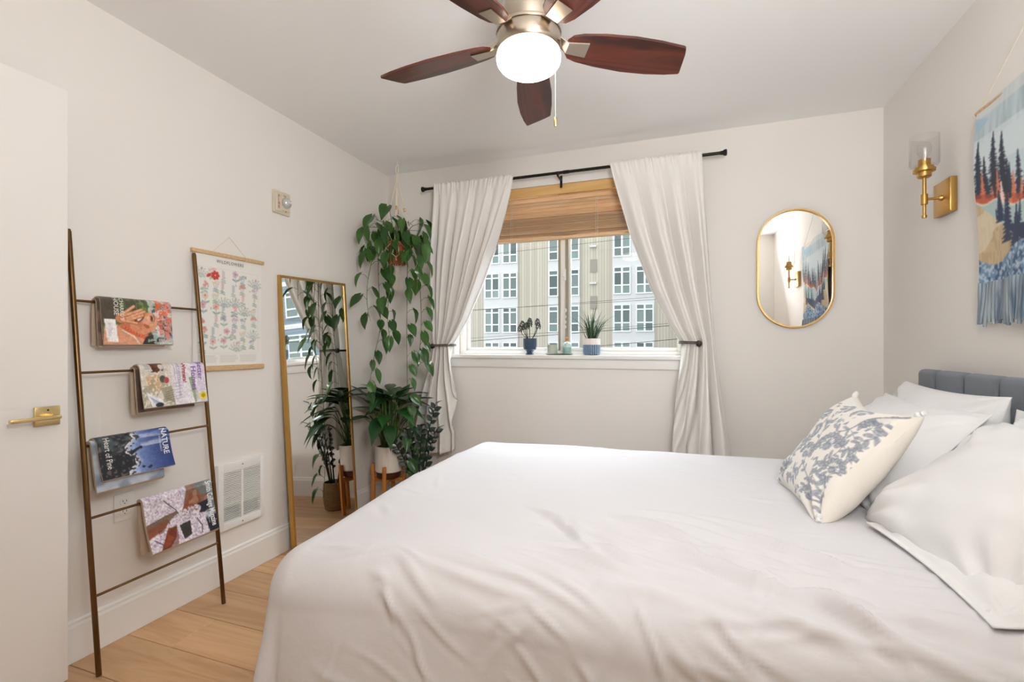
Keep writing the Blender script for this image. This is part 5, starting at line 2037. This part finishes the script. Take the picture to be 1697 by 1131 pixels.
for az, r, h, nl in stems:
    d = Vector((math.cos(R_(az)), math.sin(R_(az)), 0))
    b0 = Vector((ZX, ZY, 0.168)) + d * 0.025
    pts = smoothcurve([b0, b0 + d * r * .25 + Vector((0, 0, h * .4)), b0 + d * r * .6 + Vector((0, 0, h * .75)), b0 + d * r + Vector((0, 0, h))], 30)
    pts = [clampv(p) for p in pts]
    obj('stalk', MB().tube(pts, [0.006 * (1 - .75 * i / 30) for i in range(31)], 7), M_zz, zz, smooth=True)
    for k in range(nl):
        f = 0.28 + 0.72 * k / nl
        i = min(int(f * 30), 29)
        t = (pts[i + 1] - pts[i]).normalized()
        sd = t.cross(Vector((.45, -1, .25))).normalized() * (1 if k % 2 else -1)
        tip = sd * .75 + t * .75
        L = g.uniform(.042, .058)
        if (pts[i] + tip.normalized() * L).y > YMAX:
            tip.y = -.1
        leaf_inst('leaflet', ME_oval[g.randrange(2)], zz, leaf_mat(pts[i], tip, Vector((.45, -1, .5)), L, L * 1.2))
    leaf_inst('leaflet', ME_oval[0], zz, leaf_mat(pts[-1], d + Vector((0, 0, .6)), Vector((0, 0, 1)), .06, .07))

# ------------------------------------------------------------------ things on the window sill
SZ = 1.092
M_navy = mat('navy_glaze', '34465f', 0.3, coat=0.3)
px, py = -0.962, 3.125
suc = thing('potted_succulent', 'small succulent with knobbly heads in a footed navy pot on the sill', 'plant', (px, py, SZ))
obj('pot', MB().lathe([(0, SZ + .0005), (0.028, SZ + .0005), (0.029, SZ + .006), (0.023, SZ + .016), (0.025, SZ + .024), (0.043, SZ + .038), (0.0475, SZ + .060), (0.0475, SZ + .112), (0.043, SZ + .112), (0.042, SZ + .10), (0, SZ + .10)], (px, py, 0), 32), M_navy, suc, smooth=True)
obj('soil', MB().lathe([(0, SZ + .104), (0.0425, SZ + .102), (.0425, SZ + .10), (0, SZ + .10)], (px, py, 0), 18), M_soil, suc)
M_succ = mat('dusky_succulent', '5a5752', 0.6, var=(60, '3f4a40'))
g = random.Random(9)
for az, r, h in ((200, .070, .055), (175, .055, .085), (230, .045, .070), (100, .018, .105), (20, .055, .100), (-20, .068, .075), (140, .035, .075), (280, .02, .09)):
    d = Vector((math.cos(R_(az)), math.sin(R_(az)) * .6, 0))
    b0 = Vector((px, py, SZ + .103)) + d * .015
    tp = Vector((px, py, SZ + .115 + h)) + d * r
    obj('stem', MB().tube(smoothcurve([b0, b0.lerp(tp, .55) + Vector((0, 0, -.004)) + d * .004, tp], 8), 0.0022, 6), M_soil, suc, smooth=True)
    hd_ = MB()
    for k in range(26):
        f = k / 26
        a = k * 2.4
        rr_ = 0.013 * math.sin(math.pi * min(1, .25 + .75 * f)) + .003
        c = tp + Vector((rr_ * math.cos(a), rr_ * math.sin(a), -0.012 + 0.045 * f))
        hd_.lathe([(0, -.005), (.0042, -.002), (.0046, .001), (.002, .005), (0, .006)], c, 6)
    obj('head', hd_, M_succ, suc, smooth=True)

px, py = -0.538, 3.125
gp = thing('potted_spiky_plant', 'spiky grass-like plant in a ribbed blue and cream pot on the sill', 'plant', (px, py, SZ))
M_blue = mat('slate_blue_glaze', '7c93ab', 0.4)
rb = MB()
nr_ = 120
prof = [(0.040, SZ + .0005), (0.052, SZ + .004), (0.056, SZ + .014), (0.0565, SZ + .070)]
vs, fs = [], []
for (r, z) in prof:
    for k in range(nr_):
        a = 2 * math.pi * k / nr_
        rr_ = r - (0.007 if (k % 5) in (0,) else 0.0)
        vs.append((px + rr_ * math.cos(a), py + rr_ * math.sin(a), z))
for i in range(3):
    for k in range(nr_):
        k2 = (k + 1) % nr_
        fs.append((i * nr_ + k, i * nr_ + k2, (i + 1) * nr_ + k2, (i + 1) * nr_ + k))
fs.append(tuple(range(nr_ - 1, -1, -1)))
rb.add(vs, fs)
obj('pot', rb, M_blue, gp)
obj('pot_rim', MB().lathe([(0, SZ + .068), (0.0575, SZ + .068), (0.0575, SZ + .108), (0.052, SZ + .108), (0.051, SZ + .098), (0, SZ + .098)], (px, py, 0), 32), M_pot, gp, smooth=True)
obj('soil', MB().lathe([(0, SZ + .102), (0.0515, SZ + .100), (.0515, SZ + .098), (0, SZ + .098)], (px, py, 0), 18), M_soil, gp)
g = random.Random(12)
for k in range(58):
    az = g.uniform(0, 6.283)
    d = Vector((math.cos(az), math.sin(az) * .34, 0))
    f = g.random() ** .8
    L = g.uniform(0.17, 0.29)
    b0 = Vector((px, py, SZ + .10)) + Vector((math.cos(az), math.sin(az), 0)) * .03 * g.random()
    e = b0 + d * L * (.15 + .60 * f) + Vector((0, 0, L * (1.02 - .62 * f)))
    m_ = b0 + d * L * (.15 + .5 * f) * .45 + Vector((0, 0, L * (1.0 - .35 * f) * .55))
    pts = smoothcurve([b0, m_, e], 7)
    if f > .75:
        pts[-1].z -= .02
        pts[-2].z -= .006
    pts = [Vector((p.x, min(p.y, WY - .004), p.z)) for p in pts]
    sdv = Vector((-d.y, d.x, 0))
    sdv = sdv.normalized() if sdv.length > 1e-4 else Vector((1, 0, 0))
    sdv = (sdv + Vector((.6, 0, 0))).normalized()
    lm = MB()
    vs, fs = [], []
    for i, p in enumerate(pts):
        w = 0.0042 * (1 - (i / 7) ** 1.6) + .0003
        vs += [p - sdv * w, p + Vector((0, -.0015, 0)) * (1 - i / 7), p + sdv * w]
    for i in range(7):
        a = 3 * i
        fs += [(a, a + 1, a + 4, a + 3), (a + 1, a + 2, a + 5, a + 4)]
    lm.add(vs, fs)
    obj('leaf', lm, M_grass, gp, smooth=True)

tx, ty = -0.755, 3.12
tray = MB().lathe([(0, SZ + .0005), (0.085, SZ + .0005), (0.095, SZ + .008), (0.093, SZ + .009), (0.083, SZ + .004), (0, SZ + .004)], (0, 0, 0), 40)
tray.v = [(tx + p[0], ty + p[1] * .55, p[2]) for p in tray.v]
tag(obj('tray', tray, mat('pewter_tray', '6f6a62', 0.35, metal=.6), None, smooth=True), 'small oval metal tray between the two sill plants', 'tray')
cdl = thing('candle', 'pale green candle in a glass jar on the sill tray', 'candle', (-0.802, ty, SZ + .0045))
obj('jar', MB().lathe([(0, SZ + .0045), (0.034, SZ + .0045), (0.036, SZ + .008), (0.036, SZ + .080), (0.0335, SZ + .080), (0.0335, SZ + .010), (0, SZ + .010)], (-0.802, ty, 0), 28), M_shade, cdl, smooth=True)
obj('wax', MB().lathe([(0, SZ + .0105), (0.033, SZ + .0105), (0.033, SZ + .068), (0.0, SZ + .066)], (-0.802, ty, 0), 24), mat('sage_wax', 'cfd9c4', 0.6), cdl, smooth=True)
btl = thing('glass_bottle', 'frosted aqua bottle with a wooden cap on the sill tray', 'bottle', (-0.700, ty, SZ + .0045))
obj('body', MB().lathe([(0, SZ + .0045), (0.026, SZ + .0045), (0.028, SZ + .008), (0.028, SZ + .068), (0.022, SZ + .080), (0.009, SZ + .088), (0.009, SZ + .096), (0, SZ + .096)], (-0.700, ty, 0), 24),
    mat('aqua_glass', 'c4dcd6', 0.25, coat=.3), btl, smooth=True)
obj('label', MB().lathe([(0.0284, SZ + .014), (0.0284, SZ + .052)], (-0.700, ty, 0), 24), mat('teal_label', '8fb3ac', 0.5), btl, smooth=True, recalc=False)
obj('cap', MB().lathe([(0, SZ + .094), (0.011, SZ + .094), (0.011, SZ + .114), (0.006, SZ + .118), (0, SZ + .118)], (-0.700, ty, 0), 16), M_bamboo, btl, smooth=True)

# moon garland hanging on the mullion
gar = thing('moon_garland', 'string of small white moons hanging in front of the window mullion', 'garland', (-0.732, WY - 0.008, 1.16))
obj('string', MB().tube([(-0.732, WY - .006, 1.60), (-0.732, WY - .006, 1.16)], 0.0008, 5), M_cord, gar)
for k, z in enumerate((1.395, 1.352, 1.315, 1.282, 1.248, 1.205)):
    r = 0.013 if k else .016
    ph_ = (-1 + 2 * k / 5)
    if abs(ph_) < .3:
        poly = [(r * math.cos(a), r * math.sin(a)) for a in np.linspace(0, 6.283, 19)[:-1]]
    else:
        s_ = 1 if ph_ > 0 else -1
        poly = [(s_ * -r * math.cos(a), r * math.sin(a)) for a in np.linspace(-1.57, 1.57, 12)] + [(s_ * (-r * (1 - abs(ph_) * .75)) * math.cos(a), r * math.sin(a)) for a in np.linspace(1.4, -1.4, 10)]
    obj('moon', MB().prism(poly, lambda u, v, d, z=z: (-0.732 + u, d, z + v), WY - .008, WY - .005), M_white, gar)

# ------------------------------------------------------------------ outside: the street and the houses across it
SG = -6.5
struct(obj('street', MB().box((-60, 4.5, SG - .2), (60, 60, SG)), mat('asphalt', '8a8a88', 0.9, bump=(4, .2))), 'grey street below the window')
FYB = 36.0


def siding_mat(name, c1, c2, axis, width):
    m = mat(name, c1, 0.8)
    nt = m.node_tree
    b = nt.nodes['Principled BSDF']
    ge = nn(nt, 'ShaderNodeNewGeometry')
    sx = nn(nt, 'ShaderNodeSeparateXYZ')
    nt.links.new(ge.outputs['Position'], sx.inputs[0])
    dv = nn(nt, 'ShaderNodeMath', operation='DIVIDE')
    dv.inputs[1].default_value = width
    nt.links.new(sx.outputs[axis], dv.inputs[0])
    fl2 = nn(nt, 'ShaderNodeMath', operation='FLOOR')
    fc = nn(nt, 'ShaderNodeMath', operation='FRACT')
    nt.links.new(dv.outputs[0], fl2.inputs[0])
    nt.links.new(dv.outputs[0], fc.inputs[0])
    wn = nn(nt, 'ShaderNodeTexWhiteNoise', noise_dimensions='1D')
    nt.links.new(fl2.outputs[0], wn.inputs['W'])
    rp = nn(nt, 'ShaderNodeValToRGB')
    rp.color_ramp.elements[0].color = (*lin(c1), 1)
    rp.color_ramp.elements[1].color = (*lin(c2), 1)
    nt.links.new(wn.outputs['Value'], rp.inputs[0])
    lt_ = nn(nt, 'ShaderNodeMath', operation='LESS_THAN')
    lt_.inputs[1].default_value = 0.10
    nt.links.new(fc.outputs[0], lt_.inputs[0])
    mx = nn(nt, 'ShaderNodeMixRGB')
    mx.inputs[2].default_value = (*[q * .55 for q in lin(c1)], 1)
    nt.links.new(lt_.outputs[0], mx.inputs[0])
    nt.links.new(rp.outputs[0], mx.inputs[1])
    nt.links.new(mx.outputs[0], b.inputs['Base Color'])
    return m


M_beige = siding_mat('beige_board_siding', 'b9b1a0', 'c9c2b2', 0, 0.21)
M_bayw = mat('white_panel', 'd3d3d2', 0.7)
M_winf = mat('white_window_frame', 'e8eaea', 0.6)
M_bluegrey = siding_mat('blue_grey_lap_siding', '7e8f9b', '8c9ca6', 2, 0.22)


def panemat(c1, c2):
    m = mat('window_pane_glass', c1, 0.08, spec=0.8)
    nt = m.node_tree
    oi = nn(nt, 'ShaderNodeObjectInfo')
    rp = nn(nt, 'ShaderNodeValToRGB')
    rp.color_ramp.elements[0].color = (*lin(c1), 1)
    rp.color_ramp.elements[1].color = (*lin(c2), 1)
    nt.links.new(oi.outputs['Random'], rp.inputs[0])
    nt.links.new(rp.outputs[0], nt.nodes['Principled BSDF'].inputs['Base Color'])
    return m


M_pane = panemat('3f5050', '7f938c')
bd = thing('apartment_building', 'beige and white apartment block across the street, seen through the window', 'building', (-6, FYB + 4, SG))
obj('wall', MB().box((-34, FYB, SG), (14, FYB + 8, 16)), M_beige, bd)
FH = 2.78
PANE = {}


def far_window(x0, x1, ztop, zbot, y, cols, parent):
    w, h = x1 - x0, ztop - zbot
    key = (round(w, 2), round(h, 2), cols)
    if key not in PANE:
        t = 0.09
        mb = MB()
        mb.box((0, -.06, 0), (t, .02, h)).box((w - t, -.06, 0), (w, .02, h)).box((t, -.06, 0), (w - t, .02, t)).box((t, -.06, h - t), (w - t, .02, h))
        rows = [t, h * .33 - .05, h * .33 + .05, h * .80 - .05, h * .80 + .05, h - t]
        for c in range(1, cols):
            xc = w * c / cols
            mb.box((xc - .07, -.06, t), (xc + .07, .02, h - t))
        cs = [t] + [q for c in range(1, cols) for q in (w * c / cols - .07, w * c / cols + .07)] + [w - t]
        for za, zb_ in ((rows[1], rows[2]), (rows[3], rows[4])):
            for c in range(cols):
                mb.box((cs[2 * c], -.055, za), (cs[2 * c + 1], .02, zb_))
        fme = meshdata('window', mb, M_winf, smooth=False)
        pm = []
        for c in range(cols):
            for r in range(3):
                a, b2, c0_, d0 = cs[2 * c], cs[2 * c + 1], rows[2 * r], rows[2 * r + 1]
                pme = meshdata('pane', MB().box((-(b2 - a) / 2, -.01, -(d0 - c0_) / 2), ((b2 - a) / 2, .01, (d0 - c0_) / 2)), M_pane, smooth=False)
                pm.append((pme, ((a + b2) / 2, 0.0, (c0_ + d0) / 2)))
        PANE[key] = (fme, pm)
    fme, pm = PANE[key]
    fo = inst('window', fme, parent, Matrix.Translation((x0, y, zbot)))
    for pme, p in pm:
        po_ = bpy.data.objects.new('pane', pme)
        COL.objects.link(po_)
        po_.parent = fo
        po_.location = p
    return fo


for x0, x1, units in ((-14.98, -12.04, ((-14.87, -13.58, 2), (-13.32, -12.06, 2))),
                      (-9.58, -7.06, ((-9.51, -8.72, 1), (-7.90, -7.09, 1))),
                      (-4.63, -1.61, ((-4.545, -3.29, 2), (-2.93, -1.675, 2))),
                      (-24.5, -21.5, ((-24.4, -23.1, 2), (-22.9, -21.6, 2)))):
    obj('bay_panel', MB().box((x0, FYB - .12, SG), (x1, FYB + .05, 15.5)), M_bayw, bd)
    for k in range(-3, 3):
        for a, b2, c in units:
            far_window(a, b2, 6.99 + FH * k, 4.94 + FH * k, FYB - .15, c, bd)
M_lou = mat('taupe_panel', '9c958a', 0.8)
for k in range(-3, 3):
    z = 5.95 + 2.78 * k
    obj('wall_panel', MB().box((-6.30, FYB - .06, z + .75), (-5.78, FYB + .02, z + 1.72)), M_lou, bd)
    obj('vent_hood', MB().box((-6.32, FYB - .22, z - .16), (-5.80, FYB + .02, z - .02)), M_bayw, bd)
sg = MB()
for k, ch in enumerate('ENTS'):
    letter(sg, ch, lambda a, b2, k=k: (-17.05 + a, FYB - .06, 4.15 - 0.62 * k + b2), size=0.62, bold=.02)
obj('sign_lettering', sg, mat('sign_grey', 'a9a49a', 0.6), bd, recalc=False)

b2d = thing('blue_grey_house', 'blue-grey lap-sided block with white windows, seen only in the floor mirror', 'building', (20, 27, SG))
obj('wall', MB().box((7, 24, SG), (34, 32, 15)), M_bluegrey, b2d)
for k in range(-3, 3):
    for j in range(8):
        far_window(8.2 + 3.2 * j, 10.3 + 3.2 * j, 6.4 + 2.8 * k, 4.7 + 2.8 * k, 23.95, 2, b2d)
    obj('band_board', MB().box((7, 23.93, 4.0 + 2.8 * k), (34, 24.01, 4.28 + 2.8 * k)), M_winf, b2d)

M_wire = mat('wire_black', '3a3a3a', 0.6)
wires = [((-1.798, 1.518), (-0.164, 1.631)), ((-1.798, 1.147), (0.04, 1.313)), ((-2.162, 2.254), (-0.593, 2.324)), ((-5.342, 2.134), (-3.218, 2.191)), ((-5.342, 1.354), (-3.495, 1.471)),
         ((-4.509, 3.64), (-1.106, 3.793))]
wl = ['lower dark utility wire crossing the right half of the window view', 'lowest dark utility wire crossing the right half of the window view', 'thin utility wire crossing just above the spiky plant',
      'thin utility wire crossing the left half of the view at mid height', 'thin utility wire crossing the left half of the view above the succulent', 'thin utility wire crossing high just under the blind']
for i, ((xa, za), (xb, zb_)) in enumerate(wires):
    sl_ = (zb_ - za) / (xb - xa)
    pts = [(x, 12.0, za + sl_ * (x - xa) + 0.0006 * (x + 2.5) ** 2) for x in np.linspace(-14, 12, 24)]
    tag(obj('utility_wire', MB().tube(pts, 0.008 if i < 2 else 0.0045, 6), M_wire, None, smooth=True), wl[i], 'wire', 'utility wires')

tr = thing('bare_tree', 'bare twiggy tree top outside the window behind the right curtain', 'tree', (0.15, 9.0, SG))
M_bark = mat('pale_bark', 'b5a58f', 0.9)
obj('trunk', MB().tube([(0.25, 9.0, SG), (0.2, 9.0, -2), (0.15, 9.0, 0.2)], [0.12, 0.08, 0.03], 8), M_bark, tr, smooth=True)
g = random.Random(17)


def twig(mb, p, d, L, r, depth):
    e = p + d * L
    mb.tube([p, p.lerp(e, .5) + Vector((g.uniform(-.02, .02), 0, g.uniform(-.01, .03))), e], [r, r * .8, r * .5], 5)
    if depth:
        for k in range(3):
            d2 = (d + Vector((g.uniform(-.8, .8), g.uniform(-.5, .5), g.uniform(-.3, .7)))).normalized()
            twig(mb, p.lerp(e, .35 + .3 * k), d2, L * .62, r * .6, depth - 1)


for k in range(6):
    mb = MB()
    a = R_(60 + 24 * k)
    twig(mb, Vector((0.15, 9.0, -0.2 + .08 * k)), Vector((math.cos(a), g.uniform(-.3, .3), math.sin(a))).normalized(), 0.62, 0.008, 3)
    obj('branch', mb, M_bark, tr)
